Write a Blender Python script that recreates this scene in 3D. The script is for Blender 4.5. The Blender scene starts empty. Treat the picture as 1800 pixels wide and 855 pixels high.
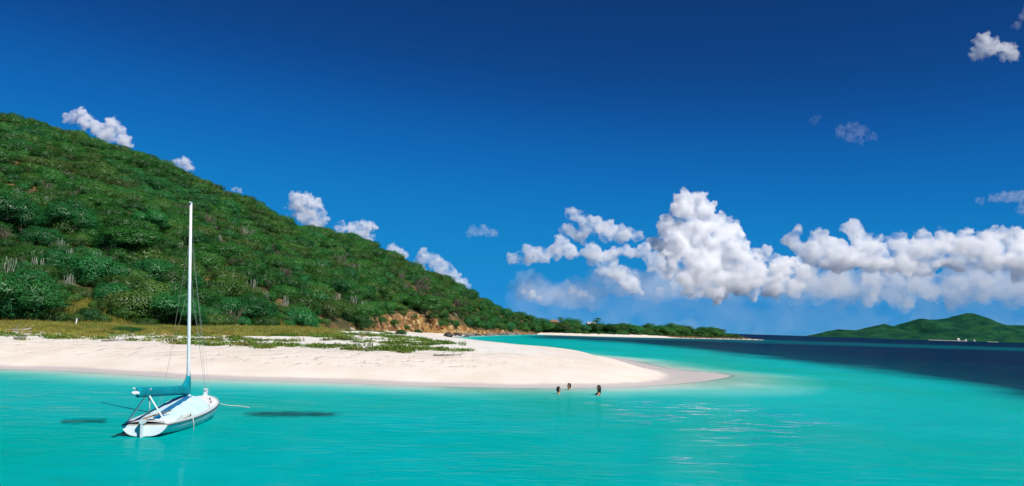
import bpy, bmesh, math, random
import numpy as np
from mathutils import Vector, Matrix, Euler

random.seed(7)
RNG = np.random.default_rng(11)
SC = bpy.context.scene
COL = SC.collection

# ------------------------------------------------------------------ camera
CAM_H = 3.6
F = 1413.0                       # focal length in photo pixels (1800 wide)
PITCH = math.atan(147.7 / F)
ROLL = math.atan(0.030)
fwd = Vector((0, math.cos(PITCH), math.sin(PITCH)))
rgt0 = Vector((1, 0, 0)); up0 = Vector((0, -math.sin(PITCH), math.cos(PITCH)))
rgt = rgt0 * math.cos(ROLL) + up0 * math.sin(ROLL)
upv = up0 * math.cos(ROLL) - rgt0 * math.sin(ROLL)
cam_data = bpy.data.cameras.new('camera')
cam_data.sensor_width = 36.0
cam_data.lens = 36.0 * F / 1800.0
cam_data.clip_start = 0.1
cam_data.clip_end = 120000.0
cam = bpy.data.objects.new('camera', cam_data)
COL.objects.link(cam)
M = Matrix.Identity(4)
for i in range(3):
    M[i][0] = rgt[i]; M[i][1] = upv[i]; M[i][2] = -fwd[i]
M.translation = Vector((0, 0, CAM_H))
cam.matrix_world = M
SC.camera = cam

# ------------------------------------------------------------------ light
SUN_AZ = math.radians(134.0)     # clockwise from +Y (the view direction)
SUN_EL = math.radians(48.0)
world = bpy.data.worlds.new('World'); SC.world = world
world.use_nodes = True
wn = world.node_tree.nodes; wl = world.node_tree.links
wn.clear()
sky = wn.new('ShaderNodeTexSky'); sky.sky_type = 'NISHITA'
sky.sun_disc = False
sky.sun_elevation = SUN_EL
sky.sun_rotation = SUN_AZ
sky.altitude = 0.0
sky.air_density = 0.5
sky.dust_density = 0.0
sky.ozone_density = 8.0
# one film-like tone curve over the whole sky: the deep blue that a polarising filter gives
pre = wn.new('ShaderNodeVectorMath'); pre.operation = 'SCALE'; pre.inputs['Scale'].default_value = 0.095
crv = wn.new('ShaderNodeRGBCurve'); crv.mapping.extend = 'EXTRAPOLATED'
for ch, pts in ((0, [(0, 0.004), (0.084, 0.006), (0.37, 0.022), (1.0, 0.10)]), (1, [(0, 0.0), (0.10, 0.046), (0.173, 0.135), (0.26, 0.205), (0.58, 0.27), (1.0, 0.42)]), (2, [(0, 0.0), (0.243, 0.20), (0.385, 0.44), (0.52, 0.54), (0.72, 0.60), (1.0, 0.70)])):
    c_ = crv.mapping.curves[ch].points
    while len(c_) < len(pts): c_.new(0.5, 0.5)
    for q, xy in zip(c_, pts): q.location = xy
crv.mapping.update()
post = wn.new('ShaderNodeVectorMath'); post.operation = 'SCALE'; post.inputs['Scale'].default_value = 10.0
bg = wn.new('ShaderNodeBackground'); bg.inputs['Strength'].default_value = 0.080
wout = wn.new('ShaderNodeOutputWorld')
wl.new(sky.outputs[0], pre.inputs[0]); wl.new(pre.outputs[0], crv.inputs['Color']); wl.new(crv.outputs[0], post.inputs[0]); wl.new(post.outputs[0], bg.inputs['Color'])
wl.new(bg.outputs[0], wout.inputs['Surface'])

sun_d = bpy.data.lights.new('sun', 'SUN'); sun_d.energy = 5.0; sun_d.angle = math.radians(0.53)
sun_d.color = (1.0, 0.955, 0.89)
sun = bpy.data.objects.new('sun', sun_d); COL.objects.link(sun)
SUN_DIR = Vector((math.sin(SUN_AZ) * math.cos(SUN_EL), math.cos(SUN_AZ) * math.cos(SUN_EL), math.sin(SUN_EL)))
sun.rotation_euler = SUN_DIR.to_track_quat('Z', 'Y').to_euler()
sun.location = (60, -20, 120)

vs = SC.view_settings
vs.view_transform = 'Standard'; vs.look = 'None'; vs.exposure = 0.35; vs.gamma = 1.0
vs.use_curve_mapping = False
SC.render.engine = 'CYCLES'
cy = SC.cycles
cy.use_denoising = True
cy.max_bounces = 64; cy.diffuse_bounces = 3; cy.glossy_bounces = 3
cy.transmission_bounces = 4; cy.transparent_max_bounces = 24; cy.volume_bounces = 60
cy.sample_clamp_indirect = 8.0
cy.caustics_reflective = False; cy.caustics_refractive = False

# ------------------------------------------------------------------ helpers
def ray(px, py):
    return fwd * F + rgt * (px - 900.0) + upv * (427.5 - py)
def ground(px, py, z=0.0):       # where the line of sight meets the level z
    d = ray(px, py); t = (z - CAM_H) / d.z
    return Vector((d.x * t, d.y * t, z))
def at_depth(px, py, Y):         # the point of that line of sight Y metres out
    d = ray(px, py); t = Y / d.y
    return Vector((d.x * t, Y, CAM_H + d.z * t))

def tag(o, label=None, cat=None, group=None, kind=None):
    if label: o['label'] = label
    if cat: o['category'] = cat
    if group: o['group'] = group
    if kind: o['kind'] = kind
    return o
def link(o, parent=None):
    COL.objects.link(o)
    if parent is not None: o.parent = parent
    return o
def empty(name, loc, rz=0.0, sc=1.0):
    o = bpy.data.objects.new(name, None); o.empty_display_size = 0.3
    o.location = loc; o.rotation_euler = (0, 0, rz); o.scale = (sc, sc, sc)
    return link(o)
def mesh_obj(name, verts, faces, mat=None, parent=None, smooth=False, do_link=True):
    me = bpy.data.meshes.new(name)
    me.from_pydata([tuple(v) for v in verts], [], [tuple(f) for f in faces])
    if smooth:
        me.polygons.foreach_set('use_smooth', np.ones(len(me.polygons), dtype=bool))
    if mat is not None:
        for m in (mat if isinstance(mat, (list, tuple)) else [mat]): me.materials.append(m)
    me.update()
    o = bpy.data.objects.new(name, me)
    if do_link: link(o, parent)
    return o
def fast_mesh(name, V, Q, smooth=True):
    """numpy verts (n,3) and quads (m,4) -> mesh"""
    me = bpy.data.meshes.new(name)
    me.vertices.add(len(V)); me.vertices.foreach_set('co', np.ascontiguousarray(V, dtype=np.float32).ravel())
    k = Q.shape[1]
    me.loops.add(Q.size); me.loops.foreach_set('vertex_index', np.ascontiguousarray(Q, dtype=np.int32).ravel())
    me.polygons.add(len(Q)); me.polygons.foreach_set('loop_start', np.arange(0, Q.size, k, dtype=np.int32))
    try: me.polygons.foreach_set('loop_total', np.full(len(Q), k, dtype=np.int32))
    except Exception: pass
    if smooth: me.polygons.foreach_set('use_smooth', np.ones(len(Q), dtype=bool))
    me.update(calc_edges=True); me.validate()
    return me
def float_attr(me, name, arr):
    a = me.attributes.new(name, 'FLOAT', 'POINT')
    a.data.foreach_set('value', np.ascontiguousarray(arr, dtype=np.float32).ravel())

class MB:
    """collects shapes into one mesh"""
    def __init__(s): s.v = []; s.f = []
    def add(s, V, Fc):
        n = len(s.v); s.v += [tuple(p) for p in V]; s.f += [tuple(i + n for i in f) for f in Fc]
    def box(s, c, size, rot=None):
        hx, hy, hz = (k / 2 for k in size); R = rot or Matrix.Identity(3); c = Vector(c)
        V = [c + R @ Vector((x * hx, y * hy, z * hz)) for x in (-1, 1) for y in (-1, 1) for z in (-1, 1)]
        s.add(V, [(0, 1, 3, 2), (4, 6, 7, 5), (0, 4, 5, 1), (2, 3, 7, 6), (0, 2, 6, 4), (1, 5, 7, 3)])
    def tube(s, pts, rad, n=8, cap=True, flat=1.0):
        pts = [Vector(p) for p in pts]
        rad = rad if isinstance(rad, (list, tuple)) else [rad] * len(pts)
        rings = []
        for i, p in enumerate(pts):
            a = pts[max(i - 1, 0)]; b = pts[min(i + 1, len(pts) - 1)]
            t = (b - a).normalized()
            ref = Vector((0, 0, 1)) if abs(t.z) < 0.95 else Vector((1, 0, 0))
            u = t.cross(ref).normalized(); w = u.cross(t).normalized()
            rings.append([p + (u * math.cos(k * 2 * math.pi / n) + w * math.sin(k * 2 * math.pi / n) * flat) * rad[i] for k in range(n)])
        V = [q for r in rings for q in r]; Fc = []
        for i in range(len(rings) - 1):
            for k in range(n):
                Fc.append((i * n + k, i * n + (k + 1) % n, (i + 1) * n + (k + 1) % n, (i + 1) * n + k))
        if cap: Fc += [tuple(range(n - 1, -1, -1)), tuple((len(rings) - 1) * n + k for k in range(n))]
        s.add(V, Fc)
    def grid(s, P, closed=False):
        """P[i][j] points"""
        m, n = len(P), len(P[0]); V = [q for r in P for q in r]; Fc = []
        for i in range(m - 1):
            for j in range(n - 1 + (1 if closed else 0)):
                Fc.append((i * n + j, i * n + (j + 1) % n, (i + 1) * n + (j + 1) % n, (i + 1) * n + j))
        s.add(V, Fc)
    def build(s, name, mat, parent=None, smooth=False):
        return mesh_obj(name, s.v, s.f, mat, parent, smooth)

# value noise
def _hash(ix, iy, seed):
    h = (ix.astype(np.int64) * 374761393 + iy.astype(np.int64) * 668265263 + seed * 1442695041) & 0xFFFFFFFF
    h = ((h ^ (h >> 13)) * 1274126177) & 0xFFFFFFFF
    h = h ^ (h >> 16)
    return (h & 0xFFFFFF) / float(0xFFFFFF)
def vnoise(x, y, seed=0):
    x = np.asarray(x, dtype=float); y = np.asarray(y, dtype=float)
    ix = np.floor(x); iy = np.floor(y); fx = x - ix; fy = y - iy
    fx = fx * fx * (3 - 2 * fx); fy = fy * fy * (3 - 2 * fy)
    a = _hash(ix, iy, seed); b = _hash(ix + 1, iy, seed); c = _hash(ix, iy + 1, seed); d = _hash(ix + 1, iy + 1, seed)
    return (a * (1 - fx) + b * fx) * (1 - fy) + (c * (1 - fx) + d * fx) * fy
def fbm(x, y, oct=4, seed=0):
    s = 0; a = 0.5; t = 0
    for i in range(oct):
        s = s + a * vnoise(np.asarray(x) * 2 ** i + 13.7 * i, np.asarray(y) * 2 ** i + 7.1 * i, seed + i); t += a; a *= 0.5
    return s / t
def sstep(a, b, x):
    t = np.clip((x - a) / (b - a), 0, 1); return t * t * (3 - 2 * t)

# ------------------------------------------------------------------ materials
def srgb(r, g, b):
    f = lambda c: (c / 255 / 12.92) if c / 255 <= 0.04045 else ((c / 255 + 0.055) / 1.055) ** 2.4
    return (f(r), f(g), f(b), 1.0)
class NT:
    def __init__(s, name):
        s.m = bpy.data.materials.new(name); s.m.use_nodes = True
        s.t = s.m.node_tree; s.t.nodes.clear(); s.out = s.n('ShaderNodeOutputMaterial')
    def n(s, typ, **kw):
        o = s.t.nodes.new(typ)
        for k, v in kw.items():
            if k.startswith('_'): setattr(o, k[1:], v)
            else: o.inputs[k.replace('__', ' ')].default_value = v
        return o
    def l(s, a, b): s.t.links.new(a, b)
    def surf(s, sock): s.l(sock, s.out.inputs['Surface'])
    def coord(s, kind='Position'):
        if kind == 'Position': return s.n('ShaderNodeNewGeometry').outputs['Position']
        return s.n('ShaderNodeTexCoord').outputs[kind]
    def noise(s, vec, scale, detail=4, rough=0.55, dist=0.0):
        o = s.n('ShaderNodeTexNoise'); o.inputs['Scale'].default_value = scale; o.inputs['Detail'].default_value = detail
        o.inputs['Roughness'].default_value = rough; o.inputs['Distortion'].default_value = dist
        if vec is not None: s.l(vec, o.inputs['Vector'])
        return o.outputs['Fac']
    def scale(s, vec, v):
        o = s.n('ShaderNodeMapping'); o.inputs['Scale'].default_value = v; s.l(vec, o.inputs['Vector']); return o.outputs[0]
    def math(s, op, a, b=None, clamp=False):
        o = s.n('ShaderNodeMath'); o.operation = op; o.use_clamp = clamp
        for i, q in enumerate((a, b)):
            if q is None: continue
            if isinstance(q, (int, float)): o.inputs[i].default_value = q
            else: s.l(q, o.inputs[i])
        return o.outputs[0]
    def rng(s, v, a, b, c=0.0, d=1.0, smooth=True):
        o = s.n('ShaderNodeMapRange'); o.interpolation_type = 'SMOOTHSTEP' if smooth else 'LINEAR'; o.clamp = True
        s.l(v, o.inputs[0])
        for i, q in enumerate((a, b, c, d)): o.inputs[i + 1].default_value = q
        return o.outputs[0]
    def mix(s, fac, a, b, mode='MIX'):
        o = s.n('ShaderNodeMix'); o.data_type = 'RGBA'; o.blend_type = mode
        for i, q in ((0, fac), (6, a), (7, b)):
            if isinstance(q, (int, float)): o.inputs[i].default_value = q
            elif isinstance(q, tuple): o.inputs[i].default_value = q if len(q) == 4 else q + (1.0,)
            else: s.l(q, o.inputs[i])
        return o.outputs[2]
    def ramp(s, v, stops):
        o = s.n('ShaderNodeValToRGB'); e = o.color_ramp.elements
        while len(e) < len(stops): e.new(0.5)
        for i, (p, c) in enumerate(stops):
            e[i].position = p; e[i].color = c if len(c) == 4 else tuple(c) + (1.0,)
        s.l(v, o.inputs[0]); return o.outputs[0]
    def attr(s, name):
        o = s.n('ShaderNodeAttribute'); o.attribute_name = name; return o.outputs['Fac']
    def bump(s, h, strength=0.5, dist=1.0, normal=None):
        o = s.n('ShaderNodeBump'); o.inputs['Strength'].default_value = strength; o.inputs['Distance'].default_value = dist
        s.l(h, o.inputs['Height'])
        if normal is not None: s.l(normal, o.inputs['Normal'])
        return o.outputs[0]
    def pbr(s, color, rough=0.6, spec=0.3, normal=None, metal=0.0):
        o = s.n('ShaderNodeBsdfPrincipled')
        if isinstance(color, tuple): o.inputs['Base Color'].default_value = color if len(color) == 4 else color + (1.0,)
        else: s.l(color, o.inputs['Base Color'])
        if isinstance(rough, (int, float)): o.inputs['Roughness'].default_value = rough
        else: s.l(rough, o.inputs['Roughness'])
        o.inputs['Specular IOR Level'].default_value = spec; o.inputs['Metallic'].default_value = metal
        if normal is not None: s.l(normal, o.inputs['Normal'])
        return o.outputs[0]
def simple(name, col, rough=0.5, spec=0.3, var=0.12, nscale=6.0, metal=0.0, bump=0.0):
    t = NT(name); p = t.coord('Object'); n = t.noise(p, nscale, 5)
    col = tuple(k * 0.79 for k in col[:3])
    c2 = tuple(max(0, k * (1 - var * 1.6)) for k in col[:3]); c1 = tuple(min(1, k * (1 + var)) for k in col[:3])
    c = t.mix(t.rng(n, 0.3, 0.7), c2, c1)
    nm = t.bump(n, bump, 0.02) if bump else None
    t.surf(t.pbr(c, rough, spec, nm, metal)); return t.m

# ------------------------------------------------------------------ lie of the land
def interp(x, tab):
    xs, ys = zip(*tab); return np.interp(x, xs, ys)
def fol(px_list, Yfun):
    return [(at_depth(px, 500, 100.0).x / 100.0, Yfun) for px in px_list]
def A(px, py=560): d = ray(px, py); return d.x / d.y      # bearing (X over Y) of a photo column

# the waterline round the island, walked from the near beach round the sand spit
near = [(-60, 646), (0, 649), (60, 650), (120, 652), (200, 657), (300, 663), (400, 667), (500, 670), (600, 673), (700, 677),
        (800, 680), (900, 682), (1000, 682), (1100, 680), (1180, 676), (1240, 670), (1275, 664), (1285, 660)]
back = [(1255, 656), (1210, 653), (1170, 648), (1135, 640), (1095, 632), (1060, 628), (1030, 626), (980, 619), (920, 613), (875, 607),
        (830, 602), (800, 597.5), (792, 594), (806, 592), (840, 590.5), (880, 589.5), (912, 588.5), (940, 588.5), (990, 590), (1040, 591.5),
        (1100, 593), (1160, 594.3), (1210, 595.4), (1250, 596.2), (1290, 597), (1316, 597.6)]
SH = [ground(*p).xy for p in near + back]
tipv = SH[-1]
SH = [Vector((-420, 330)), Vector((-230, 80)), Vector((-140, 48)), Vector((-70, 49))] + SH + \
     [tipv + Vector((14, 8)), tipv + Vector((-8, 40)), Vector((110, 640)), Vector((40, 660)), Vector((-40, 720)), Vector((-200, 720)), Vector((-400, 560))]
SHX = np.array([p.x for p in SH]); SHY = np.array([p.y for p in SH])
def shore_dist(X, Y):
    """signed distance to the waterline, positive on land"""
    best = np.full(X.shape, 1e18); inside = np.zeros(X.shape, dtype=bool)
    n = len(SHX)
    for i in range(n):
        ax, ay = SHX[i], SHY[i]; bx, by = SHX[(i + 1) % n], SHY[(i + 1) % n]
        dx, dy = bx - ax, by - ay
        t = np.clip(((X - ax) * dx + (Y - ay) * dy) / (dx * dx + dy * dy + 1e-9), 0, 1)
        best = np.minimum(best, (X - ax - t * dx) ** 2 + (Y - ay - t * dy) ** 2)
        if abs(by - ay) > 1e-9:
            c = ((ay > Y) != (by > Y)) & (X < (bx - ax) * (Y - ay) / (by - ay) + ax)
            inside ^= c
    d = np.sqrt(best)
    return np.where(inside, d, -d)

FOOT = [(A(-900), 70), (A(-300), 92), (A(0), 102), (A(200), 110), (A(350), 120), (A(500), 138), (A(600), 168), (A(660), 200), (A(720), 232), (A(790), 272),
        (A(850), 318), (A(910), 398), (A(950), 436), (A(1000), 452), (A(1100), 470)]
CREST_Y = [(-200, 240), (0, 270), (240, 285), (400, 300), (600, 340), (700, 365), (820, 410), (900, 445), (960, 468), (1000, 480)]
SKY_L = [(-500, 150), (-300, 140), (-150, 160), (0, 196), (45, 206), (110, 222), (160, 238), (240, 263), (300, 288), (360, 316), (440, 347), (480, 373), (530, 394), (600, 406),
         (650, 424), (700, 452), (760, 483), (820, 514), (870, 537), (920, 550), (950, 560), (990, 571), (1030, 577)]
HC = []
for (px, py) in SKY_L:
    Yc = float(np.interp(px, [c[0] for c in CREST_Y], [c[1] for c in CREST_Y]))
    p = at_depth(px, py, Yc)
    HC.append((p.x / Yc, max(p.z - (2.6 if px < 850 else 4.2), 0.0), Yc))
HC_A = [h[0] for h in HC]; HC_Z = [h[1] for h in HC]; HC_Y = [h[2] for h in HC]
CLIFF = [(A(600), 0), (A(645), 1.6), (A(700), 2.6), (A(770), 4.6), (A(830), 5.2), (A(880), 4.2), (A(920), 2.2), (A(950), 0)]

def land(X, Y):
    """height, shore distance, hill parameter, cliff height at X, Y (arrays)"""
    X = np.asarray(X, dtype=float); Y = np.asarray(Y, dtype=float)
    wob = (fbm(X / 7, Y / 7, 3, 5) - 0.5) * 2.2
    s0 = shore_dist(X, Y)
    s = s0 + wob * np.clip(np.abs(s0) / 6, 0.12, 1) * np.where(s0 > 0, 1, 0.4)
    a = X / np.maximum(Y, 1.0)
    up = 1.95 * (1 - np.exp(-np.maximum(s, 0) / 9.0))
    flat = sstep(7.5, 14.0, X) * sstep(130, 90, Y)            # the low wet tip of the spit
    up = up * (1 - 0.86 * flat)
    r = np.maximum(-s, 0)
    shelf = 1.55 * (1 - np.exp(-(r / 10.0) ** 1.35)) + 0.55 * (1 - np.exp(-r / 30))
    tipz = sstep(9.0, 20.0, X) * sstep(130, 60, Y) * sstep(30, 12, X)
    shelf = shelf * (1 - 0.80 * tipz * np.exp(-(r / 11) ** 2))
    dune = (fbm(X / 11, Y / 11, 3, 21) - 0.5) * 0.7 * sstep(12, 26, s)
    foot = np.interp(a, *zip(*FOOT)); cy_ = np.interp(a, HC_A, HC_Y); hz = np.interp(a, HC_A, HC_Z)
    cl = np.interp(a, *zip(*CLIFF)) * (0.75 + 0.6 * fbm(X / 14, Y / 14, 3, 33))
    foot = foot + (fbm(X / 22, Y / 22, 3, 9) - 0.5) * 9
    t = (Y - foot) / np.maximum(cy_ - foot, 12)
    tt = np.clip(t, 0, 1)
    prof = tt * (1.0 - 0.10 * np.sin(math.pi * tt)) + 0.12 * np.sin(math.pi * np.clip(tt, 0, 1)) * tt
    prof = np.where(t > 1, np.maximum(1 - (t - 1) ** 1.25 * 0.8, 0), prof)
    on = sstep(0, 14, s) * (Y > 20)
    gully = (fbm(X / 38 + 3, Y / 60, 3, 44) - 0.5) * 9 * np.clip(np.sin(math.pi * tt), 0, 1)
    hill = (np.maximum(hz - up - cl * 0.6, 0) * prof + gully * np.clip(hz / 40, 0, 1) + cl * sstep(0, 7, Y - foot)) * on
    hill = np.where(t > 0, hill, 0)
    # the drop to deep water: off the far side of the spit
    db = np.interp(a, *zip(*DEEP))
    lg = np.log(np.maximum(Y, 1.0)) - np.log(db) + (fbm(X / 6, Y / 9, 4, 61) - 0.5) * 0.22
    deep = sstep(-0.13, 0.36, lg) * (Y > 5)
    z = np.where(s > 0, up + dune + np.maximum(hill, 0), -shelf)
    z = np.where(s > 0, z, z - deep * (3.0 + 9 * sstep(0, 1.2, lg)) * sstep(0, 30, r))
    return z, s, t, cl, deep, lg
# inner edge of the deep water / sea grass, traced from bearing to distance
DEEP_PX = [(700, 593.5), (900, 594.5), (930, 596), (1000, 599), (1080, 604), (1150, 610), (1220, 617), (1300, 628), (1400, 641), (1500, 656), (1600, 672), (1700, 690), (1800, 714), (2000, 790)]
DEEP = []
for (px, py) in DEEP_PX:
    g = ground(px, py); DEEP.append((g.x / g.y, g.y))
DEEP = [(-2.0, 900.0), (DEEP[0][0] - 0.05, 700.0)] + DEEP + [(3.0, 12.0)]

# ------------------------------------------------------------------ ground sheet
def polar(radii, ang):
    R, T = np.meshgrid(radii, ang, indexing='ij')
    X = R * np.sin(T); Y = R * np.cos(T)
    m, n = X.shape
    i = np.arange(m - 1)[:, None]; j = np.arange(n)[None, :]
    a = i * n + j; b = i * n + (j + 1) % n; c = (i + 1) * n + (j + 1) % n; d = (i + 1) * n + j
    Q = np.stack([a, d, c, b], -1).reshape(-1, 4)
    return X.ravel(), Y.ravel(), Q
ang = np.concatenate([np.linspace(-0.72, 0.72, 760), np.linspace(0.72, 2 * math.pi - 0.72, 90)[1:-1]])
rad_t = np.concatenate([np.geomspace(0.5, 40, 60)[:-1], np.geomspace(40, 560, 330)[:-1], np.geomspace(560, 40000, 60)])
X, Y, Q = polar(rad_t, ang)
Z, S, T, CL, DP, LG = land(X, Y)
far = np.hypot(X, Y) > 900
Z = np.where(far, np.minimum(Z, -14.0), Z)
me = fast_mesh('terrain', np.stack([X, Y, Z], -1), Q)
float_attr(me, 'veg', sstep(-0.03, 0.03, T + (fbm(X / 9, Y / 9, 3, 70) - 0.5) * 0.05) * (S > 1.5))
slope = sstep(-6.0, -1.0, (Y - np.interp(X / np.maximum(Y, 1), *zip(*FOOT)))) * sstep(14, 7, (Y - np.interp(X / np.maximum(Y, 1), *zip(*FOOT))))
float_attr(me, 'rock', np.clip(CL / 2.5, 0, 1) * slope * (S > 0))
float_attr(me, 'shore', S)
float_attr(me, 'deep', DP)
terrain = link(bpy.data.objects.new('terrain', me)); tag(terrain, 'pale sand beach and dry soil of the island, sinking under the sea', kind='structure')

t = NT('terrain_ground')
pos = t.coord(); zz = t.n('ShaderNodeSeparateXYZ'); t.l(pos, zz.inputs[0]); zc = zz.outputs['Z']; sxx = zz.outputs['X']
n1 = t.noise(pos, 0.35, 5); n2 = t.noise(pos, 2.6, 6, 0.65); n3 = t.noise(pos, 14.0, 4)
sand = t.mix(t.rng(n1, 0.3, 0.7), (0.590, 0.522, 0.450), (0.643, 0.585, 0.522))
sand = t.mix(t.rng(n2, 0.55, 0.80, 0, 0.14), sand, (0.450, 0.369, 0.306))
upper = t.rng(zc, 1.25, 1.75)
sand = t.mix(upper, sand, (0.630, 0.608, 0.572))
debris = t.math('MULTIPLY', t.rng(t.noise(t.scale(pos, (0.5, 2.6, 1)), 0.9, 6, 0.7), 0.52, 0.66), t.rng(zc, 1.2, 1.5))
sand = t.mix(t.math('MULTIPLY', debris, 0.75), sand, (0.28, 0.24, 0.15))
wet = t.math('ADD', zc, t.math('MULTIPLY', t.math('SUBTRACT', n1, 0.5), 0.10))
sand = t.mix(t.rng(wet, 0.10, 0.24, 1, 0), sand, (0.405, 0.369, 0.360))
soil = t.mix(t.rng(t.noise(pos, 0.12, 5), 0.40, 0.62), (0.045, 0.040, 0.020), (0.20, 0.115, 0.045))
soil = t.mix(t.rng(n2, 0.4, 0.65), soil, (0.035, 0.045, 0.015))
rk = t.noise(t.scale(pos, (1, 1, 2.2)), 0.5, 8, 0.7)
rock = t.ramp(rk, [(0.30, (0.06, 0.05, 0.045)), (0.43, (0.15, 0.075, 0.030)), (0.54, (0.27, 0.15, 0.06)), (0.66, (0.36, 0.26, 0.14)), (0.8, (0.22, 0.19, 0.16))])
c = t.mix(t.rng(t.attr('veg'), 0.35, 0.65), sand, soil)
c = t.mix(t.rng(t.attr('rock'), 0.15, 0.5), c, rock)
c = t.mix(t.math('MULTIPLY', t.rng(zc, -0.2, -3.5), 0.0), c, (0.1, 0.1, 0.1))
pits = t.noise(t.scale(pos, (1.0, 1.0, 0.0)), 0.95, 4, 0.55)
tracks = t.math('MULTIPLY', t.rng(pits, 0.50, 0.74), t.math('MULTIPLY', t.rng(zc, 0.55, 0.95), t.rng(zc, 1.75, 1.4)))
h = t.math('ADD', t.math('MULTIPLY', n2, t.rng(zc, 0.5, 1.2, 0.015, 0.06)), t.math('MULTIPLY', tracks, t.rng(sxx, -6.0, 2.0, -0.16, -0.04)))
h = t.math('ADD', h, t.math('MULTIPLY', rk, t.math('MULTIPLY', t.attr('rock'), 1.6)))
h = t.math('ADD', h, t.math('MULTIPLY', n3, 0.012))
t.surf(t.pbr(c, 0.9, 0.15, t.bump(h, 0.9, 1.0)))
me.materials.append(t.m)

# ------------------------------------------------------------------ water sheet
rad_w = np.concatenate([np.geomspace(0.5, 36, 90)[:-1], np.geomspace(36, 480, 250)[:-1], np.geomspace(480, 60000, 70)])
X, Y, Q = polar(rad_w, ang)
Zg, S, T, CL, DP, LG = land(X, Y)
R_ = np.hypot(X, Y)
depth = np.where(R_ > 900, 14.0, np.maximum(-Zg, -0.6))
me = fast_mesh('sea', np.stack([X, Y, np.zeros_like(X)], -1), Q)
weed_and_shade = np.zeros_like(X)
def patch(px, py, rx, ry, w, seed):
    g = ground(px, py)
    q = ((X - g.x) / rx) ** 2 + ((Y - g.y) / ry) ** 2
    q = q + (fbm(X / 0.8, Y / 0.8, 3, seed) - 0.5) * 0.8
    return w * sstep(1.0, 0.35, q)
weed_and_shade = np.maximum(weed_and_shade, patch(510, 727.5, 2.7, 1.0, 1.0, 3))
weed_and_shade = np.maximum(weed_and_shade, patch(432, 731.5, 1.5, 0.32, 0.8, 4))
weed_and_shade = np.maximum(weed_and_shade, patch(150, 741, 2.6, 0.42, 0.75, 5))  # thin dark streak on the water left of the boat
for (px_, py_) in ((982, 693.5), (1000, 686), (1052, 695.5)): weed_and_shade = np.maximum(weed_and_shade, patch(px_, py_, 0.95, 0.5, 0.30, 14))  # shade and reflection round each swimmer, painted dark into the water colour
rip = patch(120, 705, 6.0, 6.0, 0.16, 20); rip = np.maximum(rip, patch(1250, 730, 5.5, 7.5, 1.0, 8)); rip = np.maximum(rip, patch(1130, 710, 4.0, 3.0, 0.7, 9)); rip = np.maximum(rip, patch(1330, 770, 3.0, 3.0, 0.7, 10)); rip = np.maximum(rip, patch(1250, 815, 2.5, 1.5, 0.45, 12))
float_attr(me, 'ripple', rip)
float_attr(me, 'depth', depth); float_attr(me, 'weed_and_shade', weed_and_shade); float_attr(me, 'deep', DP); float_attr(me, 'lg', LG)
sea = link(bpy.data.objects.new('sea_water', me)); tag(sea, 'clear turquoise sea darkening to navy over deep water', kind='structure')

t = NT('sea_water')
pos = t.coord(); sx = t.n('ShaderNodeSeparateXYZ'); t.l(pos, sx.inputs[0])
d = t.attr('depth')
dn = t.math('MULTIPLY', d, 1 / 16.0)
big = t.noise(t.scale(pos, (1, 0.6, 1)), 0.06, 4)
col = t.ramp(dn, [(0.0, (0.375, 0.404, 0.375)), (0.012, (0.288, 0.454, 0.411)), (0.026, (0.116, 0.433, 0.397)), (0.055, (0.004, 0.326, 0.325)), (0.12, (0.000, 0.298, 0.309)),
                  (0.20, (0.000, 0.175, 0.188)), (0.33, (0.000, 0.036, 0.062)), (0.55, (0.000, 0.021, 0.046)), (1.0, (0.001, 0.009, 0.041))])
mot = t.noise(t.scale(pos, (0.5, 1.0, 1)), 0.75, 7, 0.68, 0.8)
col = t.mix(t.math('MULTIPLY', t.rng(mot, 0.40, 0.70), t.math('MULTIPLY', t.rng(d, 0.5, 1.6, 0, 0.42), t.rng(d, 4.0, 2.4))), col, (0.0, 0.225, 0.235))
green = t.math('MULTIPLY', t.rng(big, 0.40, 0.62), 0.60)
col = t.mix(t.math('MULTIPLY', green, t.rng(d, 3.0, 1.2)), col, (0.0, 0.25, 0.185))
band = t.math('MULTIPLY', t.rng(t.noise(t.scale(pos, (0.25, 1, 1)), 0.012, 3), 0.50, 0.66), t.rng(d, 4, 7))
col = t.mix(t.math('MULTIPLY', band, 0.35), col, (0.0, 0.030, 0.055))
yy = t.math('ADD', sx.outputs['Y'], t.math('MULTIPLY', t.math('SUBTRACT', big, 0.5), 60.0))
bar = t.math('MULTIPLY', t.rng(yy, 300, 380), t.rng(yy, 620, 470))
col = t.mix(t.math('MULTIPLY', t.math('MULTIPLY', bar, t.rng(d, 4, 7)), 0.5), col, (0.0, 0.115, 0.135))     # a shallower bar off the point
wd = t.math('ADD', t.attr('weed_and_shade'), t.math('MULTIPLY', t.math('SUBTRACT', t.noise(t.scale(pos, (0.6, 1.2, 1)), 2.2, 5, 0.65, 0.6), 0.5), 1.1))
wd = t.math('MULTIPLY', t.rng(wd, 0.12, 0.85), t.rng(t.attr('weed_and_shade'), 0.02, 0.30))
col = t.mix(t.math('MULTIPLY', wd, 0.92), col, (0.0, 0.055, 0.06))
alpha = t.math('SUBTRACT', 1.0, t.math('POWER', 2.718, t.math('MULTIPLY', d, -120.0)), True)
w1 = t.noise(t.scale(pos, (0.75, 1.5, 1)), 1.25, 4, 0.55, 0.6)
w2 = t.noise(t.scale(pos, (0.6, 1.3, 1)), 0.30, 3, 0.5, 0.4)
w3 = t.noise(pos, 5.5, 3, 0.5)
wind = t.rng(t.noise(t.scale(pos, (0.8, 1, 1)), 0.085, 3), 0.38, 0.68, 0.35, 1.0)
h = t.math('ADD', t.math('MULTIPLY', w1, 0.16), t.math('MULTIPLY', w2, 0.30))
h = t.math('ADD', h, t.math('MULTIPLY', w3, 0.020))
h = t.math('MULTIPLY', h, wind)
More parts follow.
